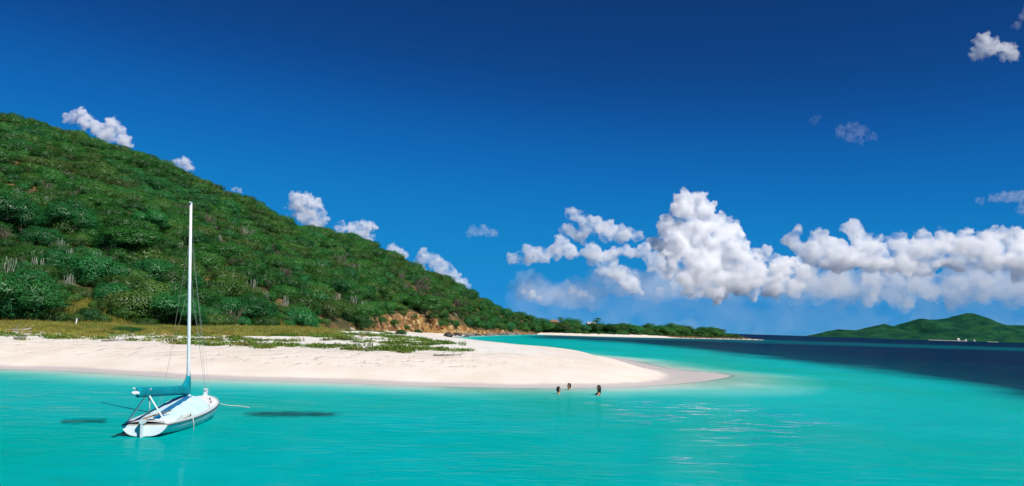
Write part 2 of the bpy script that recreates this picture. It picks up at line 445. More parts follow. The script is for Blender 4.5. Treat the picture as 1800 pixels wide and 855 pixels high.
nb = t.bump(h, 0.38, 1.0)
streak = t.rng(t.noise(t.scale(pos, (0.55, 1.5, 1)), 0.9, 5, 0.62, 0.5), 0.52, 0.66)
spec = t.math('ADD', 0.045, t.math('MULTIPLY', t.math('ADD', t.math('MULTIPLY', t.attr('ripple'), 0.65), 0.07), streak))
df = t.n('ShaderNodeBsdfDiffuse'); t.l(col, df.inputs['Color']); t.l(t.bump(h, 0.42, 1.0), df.inputs['Normal'])
tr = t.n('ShaderNodeBsdfTransparent'); tr.inputs[0].default_value = (0.80, 0.93, 0.93, 1)
m1 = t.n('ShaderNodeMixShader'); t.l(alpha, m1.inputs[0]); t.l(tr.outputs[0], m1.inputs[1]); t.l(df.outputs[0], m1.inputs[2])
gl = t.n('ShaderNodeBsdfGlossy'); gl.inputs['Roughness'].default_value = 0.07; gl.inputs['Color'].default_value = (1, 1, 1, 1); t.l(nb, gl.inputs['Normal'])
fr = t.n('ShaderNodeFresnel'); fr.inputs['IOR'].default_value = 1.33; t.l(nb, fr.inputs['Normal'])
m2 = t.n('ShaderNodeMixShader'); t.l(t.math('MULTIPLY', fr.outputs[0], spec), m2.inputs[0]); t.l(m1.outputs[0], m2.inputs[1]); t.l(gl.outputs[0], m2.inputs[2])
t.surf(m2.outputs[0])
me.materials.append(t.m)

# ------------------------------------------------------------------ clouds
def cloud_mat(name, dens, wisp, size):
    t = NT(name)
    v = t.n('ShaderNodeVolumePrincipled')
    v.inputs['Color'].default_value = (1.0, 1.0, 1.0, 1); v.inputs['Density'].default_value = dens; v.inputs['Anisotropy'].default_value = -0.3
    if wisp:
        n = t.noise(t.scale(t.coord(), (1, 1, 1.3)), 0.8 / size, 3, 0.55, 0.4)
        t.l(t.math('MULTIPLY', t.rng(n, wisp, wisp + 0.26), dens), v.inputs['Density'])
    t.l(v.outputs[0], t.out.inputs['Volume']); return t.m
CM = {}
_b = bmesh.new(); bmesh.ops.create_icosphere(_b, subdivisions=2, radius=1.0)
ICO_V = np.array([v.co[:] for v in _b.verts]); ICO_F = np.array([[v.index for v in f.verts] for f in _b.faces]); _b.free()
def make_cloud(lobes, D, dens, label, seed, thick=0.7, squash=0.9, fine=80, rough=0.20, group=None, wisp=0.33, kids=22):
    rnd = random.Random(seed)
    cx = sum(l[0] for l in lobes) / len(lobes); cyy = sum(l[1] for l in lobes) / len(lobes)
    C0 = at_depth(cx, cyy, D)
    k = D / F                                  # metres per photo pixel at that distance
    VV = []; FF = []; cnt = [0]
    def ball(p, r):
        VV.append(ICO_V * np.array((r, r * thick, r * squash)) + np.array(p)); FF.append(ICO_F + cnt[0]); cnt[0] += len(ICO_V)
    ext = 0
    for (px, py, r) in lobes:
        p = at_depth(px, py, D) - C0 + Vector((0, rnd.uniform(-.4, .4) * r * k, 0)); R = r * k
        ball(p, R * 0.82); ext = max(ext, p.length + R)
        for _ in range(kids):
            v = Vector((rnd.gauss(0, 1), rnd.gauss(0, 1), rnd.gauss(0, 1) + 0.15)).normalized()
            rr = R * rnd.uniform(0.22, 0.46)
            q = p + Vector((v.x, v.y * thick, v.z * squash)) * (R * 0.80)
            ball(q, rr)
            for _ in range(3):
                w = (v + Vector((rnd.gauss(0, .6), rnd.gauss(0, .6), rnd.gauss(0, .6)))).normalized()
                ball(q + w * rr * 0.85, rr * rnd.uniform(0.3, 0.55))
    me0 = fast_mesh('cloud', np.concatenate(VV), np.concatenate(FF))
    o = bpy.data.objects.new('cloud', me0); COL.objects.link(o); o.location = C0
    rm = o.modifiers.new('r', 'REMESH'); rm.mode = 'VOXEL'; rm.voxel_size = 2 * ext / fine; rm.use_smooth_shade = True
    rbar = sum(l[2] for l in lobes) / len(lobes) * k
    for i, (sc_, st) in enumerate(((0.55, 0.50), (0.22, 0.26), (0.09, 0.14))):
        tx = bpy.data.textures.new('cl', 'CLOUDS'); tx.noise_scale = rbar * sc_; tx.noise_depth = 2
        dm = o.modifiers.new('d', 'DISPLACE'); dm.texture = tx; dm.texture_coords = 'LOCAL'; dm.strength = rbar * st * rough * 5; dm.mid_level = 0.5
    dg = bpy.context.evaluated_depsgraph_get()
    me1 = bpy.data.meshes.new_from_object(o.evaluated_get(dg)); o.modifiers.clear(); o.data = me1; bpy.data.meshes.remove(me0)
    me1.polygons.foreach_set('use_smooth', np.ones(len(me1.polygons), dtype=bool))
    key = (dens, wisp)
    if key not in CM: CM[key] = cloud_mat('cloud_vapour', dens, wisp, rbar * 1.1)
    me1.materials.clear(); me1.materials.append(CM[key])
    tag(o, label, 'cloud', group or 'cumulus clouds over the sea')
    return o
T = [(1205, 350, 18), (1225, 352, 16), (1195, 370, 24), (1232, 372, 24), (1258, 388, 18), (1275, 395, 16), (1170, 402, 22), (1210, 405, 34), (1255, 412, 30), (1290, 408, 20), (1155, 428, 16), (1190, 440, 34), (1240, 445, 42), (1285, 440, 30),
     (1305, 452, 22), (1330, 450, 16), (1350, 440, 11), (1175, 470, 22), (1225, 480, 36), (1280, 480, 36), (1330, 480, 28), (1370, 470, 22), (1395, 460, 15), (1410, 478, 16), (1310, 502, 28), (1360, 502, 26), (1395, 505, 18), (1260, 510, 24), (1215, 508, 18)]
make_cloud(T, 8000, 0.020, 'tall bright white cumulus tower, the highest cloud over the sea', 1, fine=190, rough=0.2, kids=16, wisp=0.28)
make_cloud([(1005, 375, 12), (1015, 382, 14), (1040, 396, 20), (1065, 406, 20), (1095, 413, 18), (1120, 416, 11), (997, 405, 13), (1020, 415, 16)], 7300, 0.014, 'soft bluish white cloud left of the tall tower', 2, fine=110)
make_cloud([(903, 456, 12), (925, 450, 18), (950, 450, 18), (980, 442, 17), (986, 422, 13), (1002, 440, 17), (1040, 447, 20), (1070, 452, 19), (1100, 442, 14), (1130, 442, 18), (1150, 460, 19), (1060, 470, 18), (1090, 485, 19), (1110, 500, 17), (1120, 513, 11)], 7200, 0.014, 'ragged low bank of white cloud stepping down towards the sea', 3, fine=150, wisp=0.31)
B = [(1400, 407, 12), (1392, 425, 19), (1440, 419, 18), (1485, 403, 12), (1505, 401, 16), (1510, 419, 21), (1460, 433, 21), (1540, 428, 22), (1580, 423, 19), (1620, 419, 19), (1660, 416, 18), (1700, 419, 20), (1740, 419, 22), (1780, 414, 20), (1810, 423, 25)]
make_cloud(B + [(1430, 450, 30), (1480, 455, 35), (1530, 455, 35), (1580, 455, 35), (1630, 450, 35), (1680, 450, 35), (1730, 455, 38), (1790, 455, 38), (1850, 450, 42)], 9500, 0.013, 'long hazy grey white cloud bank above the distant island', 4, fine=170, wisp=0.31, kids=16)
make_cloud([(1420, 492, 30), (1465, 492, 36), (1515, 500, 36), (1570, 500, 39), (1625, 498, 39), (1680, 494, 39), (1740, 494, 39), (1800, 494, 42), (1860, 495, 42), (1490, 520, 24), (1590, 524, 27), (1690, 522, 27), (1770, 524, 27)], 10500, 0.0032, 'lower ragged cloud layer under the long bank', 5, fine=150, wisp=0.31, kids=14)
make_cloud([(px, py, 40) for px in range(930, 1900, 55) for py in (505 if px > 1350 else 520, 548, 588)], 12500, 0.00033, 'thin bluish veil of haze cloud lying low along the sea horizon', 6, squash=0.75, fine=130, kids=6, rough=0.1, wisp=0.25)
make_cloud([(px, 494 + 12 * math.sin(px / 37.0) + (14 if px < 1150 else 0), 34) for px in range(925, 1480, 32)], 7300, 0.0024, 'soft pale cloud layer veiling the foot of the tall tower', 22, squash=0.9, fine=130, kids=10, wisp=0.25)
make_cloud([(920, 514, 6), (935, 518, 8), (948, 524, 6)], 8200, 0.02, 'tiny white puff low over the point', 7, wisp=0.31)
make_cloud([(1005, 510, 9), (1025, 516, 9), (1042, 524, 7)], 8300, 0.010, 'small ragged puff below the low white bank', 8, wisp=0.31)
make_cloud([(1185, 500, 9), (1210, 500, 10), (1235, 502, 10), (1160, 512, 8)], 7600, 0.010, 'small pale puff in front of the foot of the tall tower', 9, wisp=0.31)
make_cloud([(122, 208, 13), (143, 200, 12), (150, 215, 15), (175, 228, 18), (198, 218, 14), (206, 228, 12), (190, 240, 18), (215, 246, 14), (228, 254, 9)], 5200, 0.024, 'white cumulus puff behind the high left shoulder of the hill', 10, fine=110)
make_cloud([(312, 288, 9), (325, 286, 10), (332, 294, 10), (318, 300, 12)], 5200, 0.026, 'small white puff just left of the mast behind the hill crest', 11)
make_cloud([(412, 334, 6), (420, 336, 6)], 5200, 0.016, 'smallest white puff peeping over the hill crest', 12)
make_cloud([(525, 352, 15), (540, 350, 13), (555, 366, 18), (535, 372, 20), (515, 368, 14), (545, 388, 20), (565, 385, 12)], 5600, 0.024, 'rounded white cumulus above the middle of the hill crest', 13, fine=110)
make_cloud([(600, 402, 12), (622, 402, 13), (640, 398, 14), (652, 402, 12), (640, 416, 16), (618, 418, 14)], 5600, 0.024, 'white cumulus resting on the hill crest right of the rounded one', 14, fine=110)
make_cloud([(690, 438, 11), (705, 446, 12), (745, 450, 14), (765, 460, 14), (780, 472, 15), (795, 486, 15), (808, 496, 13), (820, 506, 9), (770, 480, 14), (735, 470, 14)], 6200, 0.016, 'long sloping white cloud following the falling hill crest', 15, fine=120, wisp=0.31)
make_cloud([(830, 408, 12), (848, 406, 13), (865, 410, 10)], 7000, 0.0045, 'faint oval cloud alone right of the hill', 16, squash=0.75)
make_cloud([(1728, 70, 15), (1740, 85, 19), (1720, 92, 14), (1760, 92, 17), (1776, 84, 12), (1775, 98, 13), (1712, 100, 8)], 5200, 0.022, 'bright white puff high in the upper right sky', 17, fine=110)
make_cloud([(1786, 45, 9), (1797, 30, 10), (1806, 18, 11), (1815, 40, 12)], 5200, 0.004, 'wispy cloud at the upper right edge', 18, wisp=0.31)
make_cloud([(1478, 230, 12), (1498, 224, 12), (1515, 232, 13), (1530, 242, 10), (1495, 242, 12), (1510, 248, 10)], 6500, 0.0022, 'thin blue veil of cloud alone high over the sea', 19, wisp=0.31)
make_cloud([(1428, 212, 6), (1438, 206, 7), (1432, 216, 5)], 6500, 0.0016, 'tiny fading wisp left of the thin blue veil', 20, wisp=0.31)
make_cloud([(1722, 354, 8), (1745, 349, 10), (1768, 346, 12), (1788, 346, 13), (1805, 352, 14), (1795, 370, 10), (1815, 372, 12)], 7000, 0.005, 'flat grey white cloud at the right edge above the bank', 21, wisp=0.31)
bpy.context.view_layer.update()
# ------------------------------------------------------------------ far island
ISL_Y = 6000.0
ISL = [(1425, 592), (1443, 590), (1460, 582), (1480, 579), (1510, 581), (1540, 573), (1558, 569), (1572, 573), (1590, 567), (1615, 560), (1640, 562), (1655, 560), (1680, 553), (1692, 550),
       (1705, 551), (1730, 565), (1760, 572), (1780, 571), (1800, 572), (1860, 566), (1930, 575), (2000, 590), (2100, 598), (2160, 608)]
ix = []; iz = []
for (px, py) in ISL:
    p = at_depth(px, py, ISL_Y); ix.append(p.x); iz.append(max(p.z, -4))
gx = np.linspace(ix[0] - 60, ix[-1] + 60, 330); gv = np.linspace(-1, 1, 70)
GX, GV = np.meshgrid(gx, gv, indexing='ij')
HZ = np.interp(GX, ix, iz)
wid = 300 + 3.2 * np.maximum(np.interp(GX, gx, np.convolve(np.interp(gx, ix, iz), np.ones(31) / 31, 'same')), 0)
GY = ISL_Y + GV * wid + 60 * np.sin(GX / 310)
rib = fbm(GX / 170, GY / 420, 5, 91) - 0.5
env = (1 - np.abs(GV) ** 0.92)
GZ = HZ * env + rib * 110 * np.abs(GV) * (1 - np.abs(GV)) * 1.9 * np.clip(HZ / 60, 0, 1) + (fbm(GX / 30, GY / 30, 3, 92) - 0.5) * 7 * env
GZ = np.where(np.abs(GV) > 0.985, -3, GZ)
m_, n_ = GX.shape; i = np.arange(m_ - 1)[:, None]; j = np.arange(n_ - 1)[None, :]
Q = np.stack([i * n_ + j, (i + 1) * n_ + j, (i + 1) * n_ + j + 1, i * n_ + j + 1], -1).reshape(-1, 4)
me = fast_mesh('distant_island', np.stack([GX.ravel(), GY.ravel(), GZ.ravel()], -1), Q)
t = NT('island_scrub'); pos = t.coord()
n = t.noise(pos, 0.010, 6, 0.6); n2 = t.noise(pos, 0.05, 5, 0.6)
c = t.mix(t.rng(n, 0.35, 0.65), (0.003, 0.038, 0.026), (0.014, 0.078, 0.030)); c = t.mix(t.rng(n2, 0.5, 0.75, 0, 0.6), c, (0.003, 0.026, 0.022))
t.surf(t.pbr(c, 0.9, 0.05, t.bump(t.noise(pos, 0.06, 4), 0.8, 14.0))); me.materials.append(t.m)
island = link(bpy.data.objects.new('hills', me)); tag(island, 'green mountainous island on the horizon with a pointed peak', kind='structure')

def strip_beach(name, px0, px1, Yd, w, z, mat, lab):
    P = []
    for k in range(25):
        px = px0 + (px1 - px0) * k / 24; p = at_depth(px, 598, Yd); ww = w * math.sin(math.pi * (k + 0.4) / 24.8) * random.uniform(0.8, 1.1)
        P.append([(p.x, Yd - ww, -1), (p.x, Yd - ww * 0.3, z * 0.7), (p.x, Yd + ww * 0.5, z), (p.x, Yd + ww * 1.4, -1)])
    b = MB(); b.grid(P); o = b.build(name, mat, smooth=True); tag(o, lab, kind='structure'); return o
m_whitesand = simple('white_sand', (0.46, 0.44, 0.40), 0.9, 0.1, 0.1, 0.02)
strip_beach('beach', 1632, 1700, 5150, 9, 2.6, m_whitesand, 'thin pale beach at the foot of the far island')
strip_beach('beach.001', 1735, 1755, 5150, 7, 2.0, m_whitesand, 'short pale beach below the right end of the far island')

m_wallw = simple('white_wall', (0.80, 0.79, 0.76), 0.8, 0.2, 0.05)
m_roofr = simple('grey_roof', (0.42, 0.40, 0.38), 0.7, 0.2, 0.12)
m_thatch = simple('thatch', (0.24, 0.17, 0.10), 0.95, 0.05, 0.25, 3.0, bump=0.5)
m_doorw = simple('dark_opening', (0.04, 0.05, 0.06), 0.3, 0.4, 0.1)
m_wallt = simple('timber_wall', (0.42, 0.34, 0.24), 0.8, 0.1, 0.15)
def house(loc, w, d, h, rz, wall, roof, lab, hip=False, group=None):
    r = empty('house', loc, rz)
    b = MB(); b.box((0, 0, h / 2 - 0.4), (w, d, h + 0.8)); b.build('wall', wall, r)
    e = 0.08 * w; rh = 0.42 * d; k = w * 0.28 if hip else 0
    x0, x1, y0, y1 = -w / 2 - e, w / 2 + e, -d / 2 - e, d / 2 + e; z0 = h + 0.02
    V = [(x0, y0, z0), (x1, y0, z0), (x1, y1, z0), (x0, y1, z0), (x0 + k, 0, z0 + rh), (x1 - k, 0, z0 + rh)]
    mesh_obj('roof', V, [(0, 1, 5, 4), (2, 3, 4, 5), (1, 2, 5), (3, 0, 4), (3, 2, 1, 0)], roof, r)
    b = MB(); b.box((w * 0.08, -d / 2 - 0.03 * h, h * 0.36), (w * 0.14, 0.06 * h, h * 0.72)); b.build('door', m_doorw, r)
    for xx in (-0.30, 0.34):
        b = MB(); b.box((w * xx, -d / 2 - 0.02 * h, h * 0.58), (w * 0.16, 0.05 * h, h * 0.34)); b.build('window', m_doorw, r)
    tag(r, lab, 'house', group); return r
for (px, Yd, w, lab) in ((1684, 5260, 17, 'larger white house above the beach of the far island'), (1697, 5235, 13, 'small white house right of the larger one on the far island'), (1712, 5180, 12, 'lone white house near the water on the far island')):
    p = at_depth(px, 590, Yd)
    k = (np.abs(GX - p.x) + np.abs(GY - Yd)).argmin(); zt = float(GZ.ravel()[k])
    house((p.x, Yd, max(zt, 2.0)), w, w * 0.7, w * 0.55, 0.25, m_wallw, m_wallw if w > 15 else m_roofr, lab)

# ------------------------------------------------------------------ foliage
def leaf_mat(name, c1, c2, c3, trans=0.28):
    c1, c2, c3 = (tuple(k * 0.74 for k in q) for q in (c1, c2, c3))
    t = NT(name); p = t.coord(); oi = t.n('ShaderNodeObjectInfo').outputs['Random']
    n = t.noise(p, 0.55, 3, 0.6); n0 = t.noise(p, 0.045, 3)
    c = t.mix(t.rng(n, 0.32, 0.68), c1, c2)
    c = t.mix(t.math('MULTIPLY', t.rng(oi, 0.45, 1.0), t.rng(n0, 0.38, 0.62)), c, c3)
    vb = t.math('ADD', 0.62, t.math('MULTIPLY', t.math('FRACT', t.math('MULTIPLY', oi, 7.31)), 0.66)); hs = t.n('ShaderNodeHueSaturation'); t.l(c, hs.inputs['Color']); t.l(vb, hs.inputs['Value']); c = hs.outputs[0]
    d = t.n('ShaderNodeBsdfDiffuse'); t.l(c, d.inputs[0])
    tr = t.n('ShaderNodeBsdfTranslucent'); t.l(c, tr.inputs[0])
    g = t.n('ShaderNodeBsdfGlossy'); g.inputs['Roughness'].default_value = 0.45
    m = t.n('ShaderNodeMixShader'); m.inputs[0].default_value = trans; t.l(d.outputs[0], m.inputs[1]); t.l(tr.outputs[0], m.inputs[2])
    m2 = t.n('ShaderNodeMixShader'); m2.inputs[0].default_value = 0.02; t.l(m.outputs[0], m2.inputs[1]); t.l(g.outputs[0], m2.inputs[2])
    t.surf(m2.outputs[0]); return t.m
L_DARK = leaf_mat('leaf_dark', (0.026, 0.155, 0.024), (0.062, 0.245, 0.042), (0.090, 0.210, 0.044), 0.40)
L_OLIVE = leaf_mat('leaf_olive', (0.052, 0.165, 0.026), (0.100, 0.240, 0.044), (0.125, 0.190, 0.048), 0.40)
L_EMER = leaf_mat('leaf_emerald', (0.024, 0.175, 0.042), (0.042, 0.260, 0.068), (0.060, 0.230, 0.050), 0.40)
L_DRY = leaf_mat('twig_dry', (0.10, 0.085, 0.055), (0.20, 0.175, 0.13), (0.26, 0.23, 0.19), 0.05)
L_GRASS = leaf_mat('dune_grass_blade', (0.30, 0.32, 0.050), (0.46, 0.45, 0.085), (0.42, 0.28, 0.06), 0.35)
L_VINE = leaf_mat('beach_vine_leaf', (0.09, 0.22, 0.025), (0.20, 0.32, 0.045), (0.34, 0.34, 0.07), 0.3)
M_BARK = simple('bark', (0.14, 0.105, 0.075), 0.95, 0.05, 0.25, 4.0, bump=0.6)
M_CACT = simple('cactus_skin', (0.33, 0.37, 0.29), 0.9, 0.05, 0.3, 2.0)

def soft_normals(me, N):
    """leaves shade with the crown they belong to"""
    me.polygons.foreach_set('use_smooth', np.ones(len(me.polygons), dtype=bool)); me.update()
    me.normals_split_custom_set_from_vertices(N.tolist())
def leaves(centres, radii, n, size, rnd, up=0.25, flat=1.0):
    """n leaf clumps over the skin of a set of ellipsoids -> V, F"""
    ctr = np.array(centres); rad = np.array(radii)
    w = (rad[:, 0] * rad[:, 1]) ** 1.0; w = w / w.sum()
    k = rnd.choice(len(ctr), n, p=w)
    v = rnd.normal(size=(n, 3)); v[:, 2] = np.abs(v[:, 2]) * 0.3 + v[:, 2] * 0.75; v /= np.linalg.norm(v, axis=1)[:, None]
    P = ctr[k] + v * rad[k] * rnd.uniform(0.80, 1.10, (n, 1))
    nrm = v + rnd.normal(size=(n, 3)) * 0.42; nrm[:, 2] += up; nrm /= np.linalg.norm(nrm, axis=1)[:, None]
    a = np.cross(nrm, rnd.normal(size=(n, 3))); a /= np.linalg.norm(a, axis=1)[:, None]; b = np.cross(nrm, a)
    sz = size * rnd.uniform(0.55, 1.35, (n, 1)); a = a * sz; b = b * sz * 0.62
    q = np.stack([P - a, P - b + nrm * sz * 0.18, P + a, P + b + nrm * sz * 0.18], 1).reshape(-1, 3)
    ctr0 = ctr.mean(0) * np.array((1, 1, 0.3)); rv = P - ctr0; rv /= np.linalg.norm(rv, axis=1)[:, None]
    sn = v * 0.75 + rv * 0.55 + nrm * 0.35 + np.array((0, 0, 0.12)); sn /= np.linalg.norm(sn, axis=1)[:, None]
    LN.append(np.repeat(sn, 4, 0))
    return q, np.arange(4 * n).reshape(-1, 4)
LN = []
def limbs(mb, base_r, top, spread, n, rnd, z0=-0.25):
    for _ in range(n):
        an = rnd.uniform(0, 2 * math.pi); r = spread * rnd.uniform(0.35, 1)
        e = Vector((math.cos(an) * r, math.sin(an) * r, top * rnd.uniform(0.55, 0.95)))
        m = Vector((e.x * 0.35 + rnd.normal() * 0.05, e.y * 0.35 + rnd.normal() * 0.05, e.z * 0.5))
        mb.tube([(0, 0, z0), m, e], [base_r, base_r * 0.6, base_r * 0.25], 5, False)
def bush_mesh(name, seed, n=8000, size=0.034, h=0.88, lob=15, mat=L_DARK, wind=0.1):
    rnd = np.random.default_rng(seed); cs = []; rs = []
    for q_ in range(lob):
        an = q_ * 2.4 + rnd.uniform(-.4, .4); r = 0.78 * math.sqrt((q_ + 0.5) / lob); z = h * 0.66 * math.sqrt(max(1 - r * r, 0.0)) * rnd.uniform(0.72, 1.10)
        q = rnd.uniform(0.25, 0.42); cs.append((math.cos(an) * r, math.sin(an) * r, z)); rs.append((q * 1.05, q * 1.05, q * 0.92))
    for q_ in range(8):
        an = q_ * 0.785 + rnd.uniform(-.3, .3); q = rnd.uniform(0.24, 0.34); r = rnd.uniform(0.62, 0.82); cs.append((math.cos(an) * r, math.sin(an) * r, 0.10)); rs.append((q, q, q * 0.9))
    V, Fq = leaves(cs, rs, n, size, rnd)
    mb = MB(); limbs(mb, 0.035, h * 0.8, 0.6, 6, rnd)
    mv = np.array(mb.v); me = bpy.data.meshes.new(name)
    me.from_pydata(V.tolist() + mv.tolist(), [], Fq.tolist() + [tuple(i + len(V) for i in f) for f in mb.f])
    me.materials.append(mat); me.materials.append(M_BARK)
    mi = np.zeros(len(me.polygons), dtype=np.int32); mi[len(Fq):] = 1; me.polygons.foreach_set('material_index', mi); me.update()
    bn = np.array([v.normal[:] for v in list(me.vertices)[len(V):]]).reshape(-1, 3); soft_normals(me, np.concatenate([LN[-1], bn]))
    return me
def twig_mesh(name, seed):
    rnd = np.random.default_rng(seed); mb = MB()
    for _ in range(26):
        an = rnd.uniform(0, 2 * math.pi); r = rnd.uniform(0.1, 0.75); h = rnd.uniform(0.5, 1.0)
        e = Vector((math.cos(an) * r, math.sin(an) * r, h)); m = e * 0.5 + Vector(rnd.normal(size=3) * 0.06)
        mb.tube([(0, 0, -0.2), m, e], [0.03, 0.02, 0.008], 4, False)
        for _ in range(3):
            f = m.lerp(e, rnd.uniform(0.1, 0.9)); mb.tube([f, f + Vector(rnd.normal(size=3) * 0.18) + Vector((0, 0, 0.14))], [0.012, 0.005], 3, False)
    me = bpy.data.meshes.new(name); me.from_pydata(mb.v, [], mb.f); me.materials.append(L_DRY); me.update(); return me
def cactus_mesh(name, seed):
    rnd = np.random.default_rng(seed); mb = MB()
    for _ in range(20):
        an = rnd.uniform(0, 2 * math.pi); r = rnd.uniform(0.02, 0.5); h = rnd.uniform(0.55, 1.15)
        b = Vector((math.cos(an) * r * 0.5, math.sin(an) * r * 0.5, -0.15)); e = Vector((math.cos(an) * r, math.sin(an) * r, h))
        m = Vector((e.x * 0.95, e.y * 0.95, h * 0.35))
        mb.tube([b, m, e * 1.0, e + Vector((0, 0, 0.04))], [0.022, 0.026, 0.024, 0.010], 5, True)
    me = bpy.data.meshes.new(name); me.from_pydata(mb.v, [], mb.f); me.materials.append(M_CACT); me.update(); return me
BUSH = [bush_mesh('scrub_bush_a', 1), bush_mesh('scrub_bush_b', 2, h=0.78), bush_mesh('scrub_bush_c', 3, mat=L_OLIVE, h=0.82), bush_mesh('scrub_bush_d', 4, mat=L_EMER, h=0.95, lob=17),
        bush_mesh('scrub_bush_e', 5, h=0.85), bush_mesh('scrub_bush_f', 6, mat=L_OLIVE, h=0.6, lob=11)]
TWIG = [twig_mesh('bare_shrub_a', 8), twig_mesh('bare_shrub_b', 9)]
CACT = [cactus_mesh('column_cactus_a', 5), cactus_mesh('column_cactus_b', 6), cactus_mesh('column_cactus_c', 7)]
PROTO = bpy.data.collections.new('plant_kinds')          # never linked to the scene: only the sources of the scattered scrub
def proto(me, k):
    o = bpy.data.objects.new('%02d_%s' % (k, me.name), me); PROTO.objects.link(o); return o
for k, me in enumerate(BUSH + TWIG): proto(me, k)

def scatter(name, pts, scl, rot, idx, coll, label, zs=None):
    """one object of stuff: the kinds of a collection set on points"""
    me = bpy.data.meshes.new(name); me.from_pydata(pts.tolist(), [], [])
    float_attr(me, 'sc', scl); float_attr(me, 'ro', rot)
    a = me.attributes.new('ix', 'INT', 'POINT'); a.data.foreach_set('value', np.asarray(idx, dtype=np.int32))
    o = link(bpy.data.objects.new(name, me)); tag(o, label, kind='stuff')
    ng = bpy.data.node_groups.new(name, 'GeometryNodeTree'); ng.is_modifier = True
    ng.interface.new_socket('Geometry', in_out='INPUT', socket_type='NodeSocketGeometry'); ng.interface.new_socket('Geometry', in_out='OUTPUT', socket_type='NodeSocketGeometry')
    N = ng.nodes; L = ng.links
    gi = N.new('NodeGroupInput'); go = N.new('NodeGroupOutput'); ci = N.new('GeometryNodeCollectionInfo'); ci.inputs['Collection'].default_value = coll
    ci.inputs['Separate Children'].default_value = True; ci.inputs['Reset Children'].default_value = True
    ip = N.new('GeometryNodeInstanceOnPoints'); ip.inputs['Pick Instance'].default_value = True
    def at(nm, typ):
        q = N.new('GeometryNodeInputNamedAttribute'); q.data_type = typ; q.inputs['Name'].default_value = nm; return q.outputs['Attribute']
    cx = N.new('ShaderNodeCombineXYZ'); L.new(at('ro', 'FLOAT'), cx.inputs['Z'])
    L.new(gi.outputs[0], ip.inputs['Points']); L.new(ci.outputs[0], ip.inputs['Instance']); L.new(at('ix', 'INT'), ip.inputs['Instance Index'])
    L.new(cx.outputs[0], ip.inputs['Rotation']); L.new(at('sc', 'FLOAT'), ip.inputs['Scale']); L.new(ip.outputs[0], go.inputs[0])
    md = o.modifiers.new('scatter', 'NODES'); md.node_group = ng
    return o

# hillside scrub: a jittered grid over the slopes
sp = 3.0
gx, gy = np.meshgrid(np.arange(-430, 175, sp), np.arange(84, 640, sp), indexing='ij')
gx = gx.ravel() + RNG.uniform(-.5, .5, gx.size) * sp; gy = gy.ravel() + RNG.uniform(-.5, .5, gy.size) * sp
z, s, tt, cl, dp, lg = land(gx, gy)
a_ = gx / gy; pxc = 900 + F * a_
foot_ = np.interp(a_, *zip(*FOOT)); dfoot = gy - foot_
hillok = (tt > 0.0) & (tt < 1.12) & (s > 5) & (pxc > -260) & (pxc < 960)
onrock = (cl > 1.2) & (dfoot < 4 + 6 * fbm(gx / 9, gy / 9, 2, 3))
bare = fbm(gx / 13, gy / 13, 3, 140) > 0.66
hillok &= ~(onrock & (RNG.uniform(size=gx.size) > 0.10)) & ~(bare & (RNG.uniform(size=gx.size) > 0.35) & (tt < 0.25))
point = (pxc > 925) & (pxc < 1330) & (s > 7 + 5 * fbm(gx / 15, gy / 15, 2, 77)) & (gy > 400) & (tt < 0.15) | ((pxc >= 955) & (pxc < 1330) & (s > 8) & (gy > 400))
keep = hillok | point
gx, gy, z, tt, pxc, s, point = gx[keep], gy[keep], z[keep], tt[keep], pxc[keep], s[keep], point[keep]
n = len(gx)
big = fbm(gx / 16, gy / 16, 3, 150)
scl = (1.2 + 2.9 * RNG.uniform(size=n) ** 3.2 + 2.4 * np.clip(big - 0.45, 0, 1)) * np.where(point, 1.25, 1.0)
scl = np.where(point, scl * np.clip(s / 22, 0.45, 1.0), scl)
r = RNG.uniform(size=n); cn = fbm(gx / 24, gy / 24, 3, 160)
idx = np.where(r < 0.26, 0, np.where(r < 0.50, 1, np.where(r < 0.64, 2, np.where(r < 0.74, 3, np.where(r < 0.90, 4, 5)))))
idx = np.where((cn > 0.58) & (r < 0.5), 2, idx); idx = np.where((cn < 0.36) & (r < 0.25), 3, idx)
tw = (RNG.uniform(size=n) < 0.065 * (tt < 0.6) * (~point)); idx = np.where(tw, 6 + (RNG.uniform(size=n) < 0.5), idx)
rot = RNG.uniform(0, 6.28, n)
score = scl / gy * ((pxc > 10) & (pxc < 940) & (tt > -1) & ~tw) * (RNG.uniform(0.6, 1.0, n))
order = np.argsort(-score)
one = np.zeros(n, dtype=bool); one[order[:300]] = True
LAB = {0: 'rounded dark green thorn bush', 1: 'flat spreading dark green bush', 2: 'olive green bush', 3: 'bright emerald leafy bush',
       4: 'tall domed dark green bush', 5: 'low olive green bush'}
def zone(px):
    return ('beside the left edge' if px < 90 else 'well left of the mast' if px < 235 else 'just left of the mast' if px < 325 else 'just right of the mast' if px < 430 else
            'midway between mast and cliff' if px < 560 else 'near the orange cliff' if px < 690 else 'above the orange cliff' if px < 860 else 'beyond the cliff towards the point')
for k in np.nonzero(one)[0]:
    o = link(bpy.data.objects.new('scrub_bush', BUSH[idx[k]]))
    o.location = (gx[k], gy[k], z[k] - 0.05); o.rotation_euler = (0, 0, rot[k]); q = scl[k]; o.scale = (q * RNG.uniform(0.9, 1.15), q, q * RNG.uniform(0.85, 1.1))
    tag(o, '%s%s low on the hill %s' % ('large ' if q > 3.2 else '', LAB[int(idx[k])], zone(pxc[k])), 'bush', 'scrub bushes at the foot of the hill')
m = ~one
scatter('hillside_scrub', np.stack([gx, gy, z - 0.05 * scl], -1)[m], scl[m], rot[m], idx[m], PROTO, 'dense green scrub covering the whole hillside and the low point')

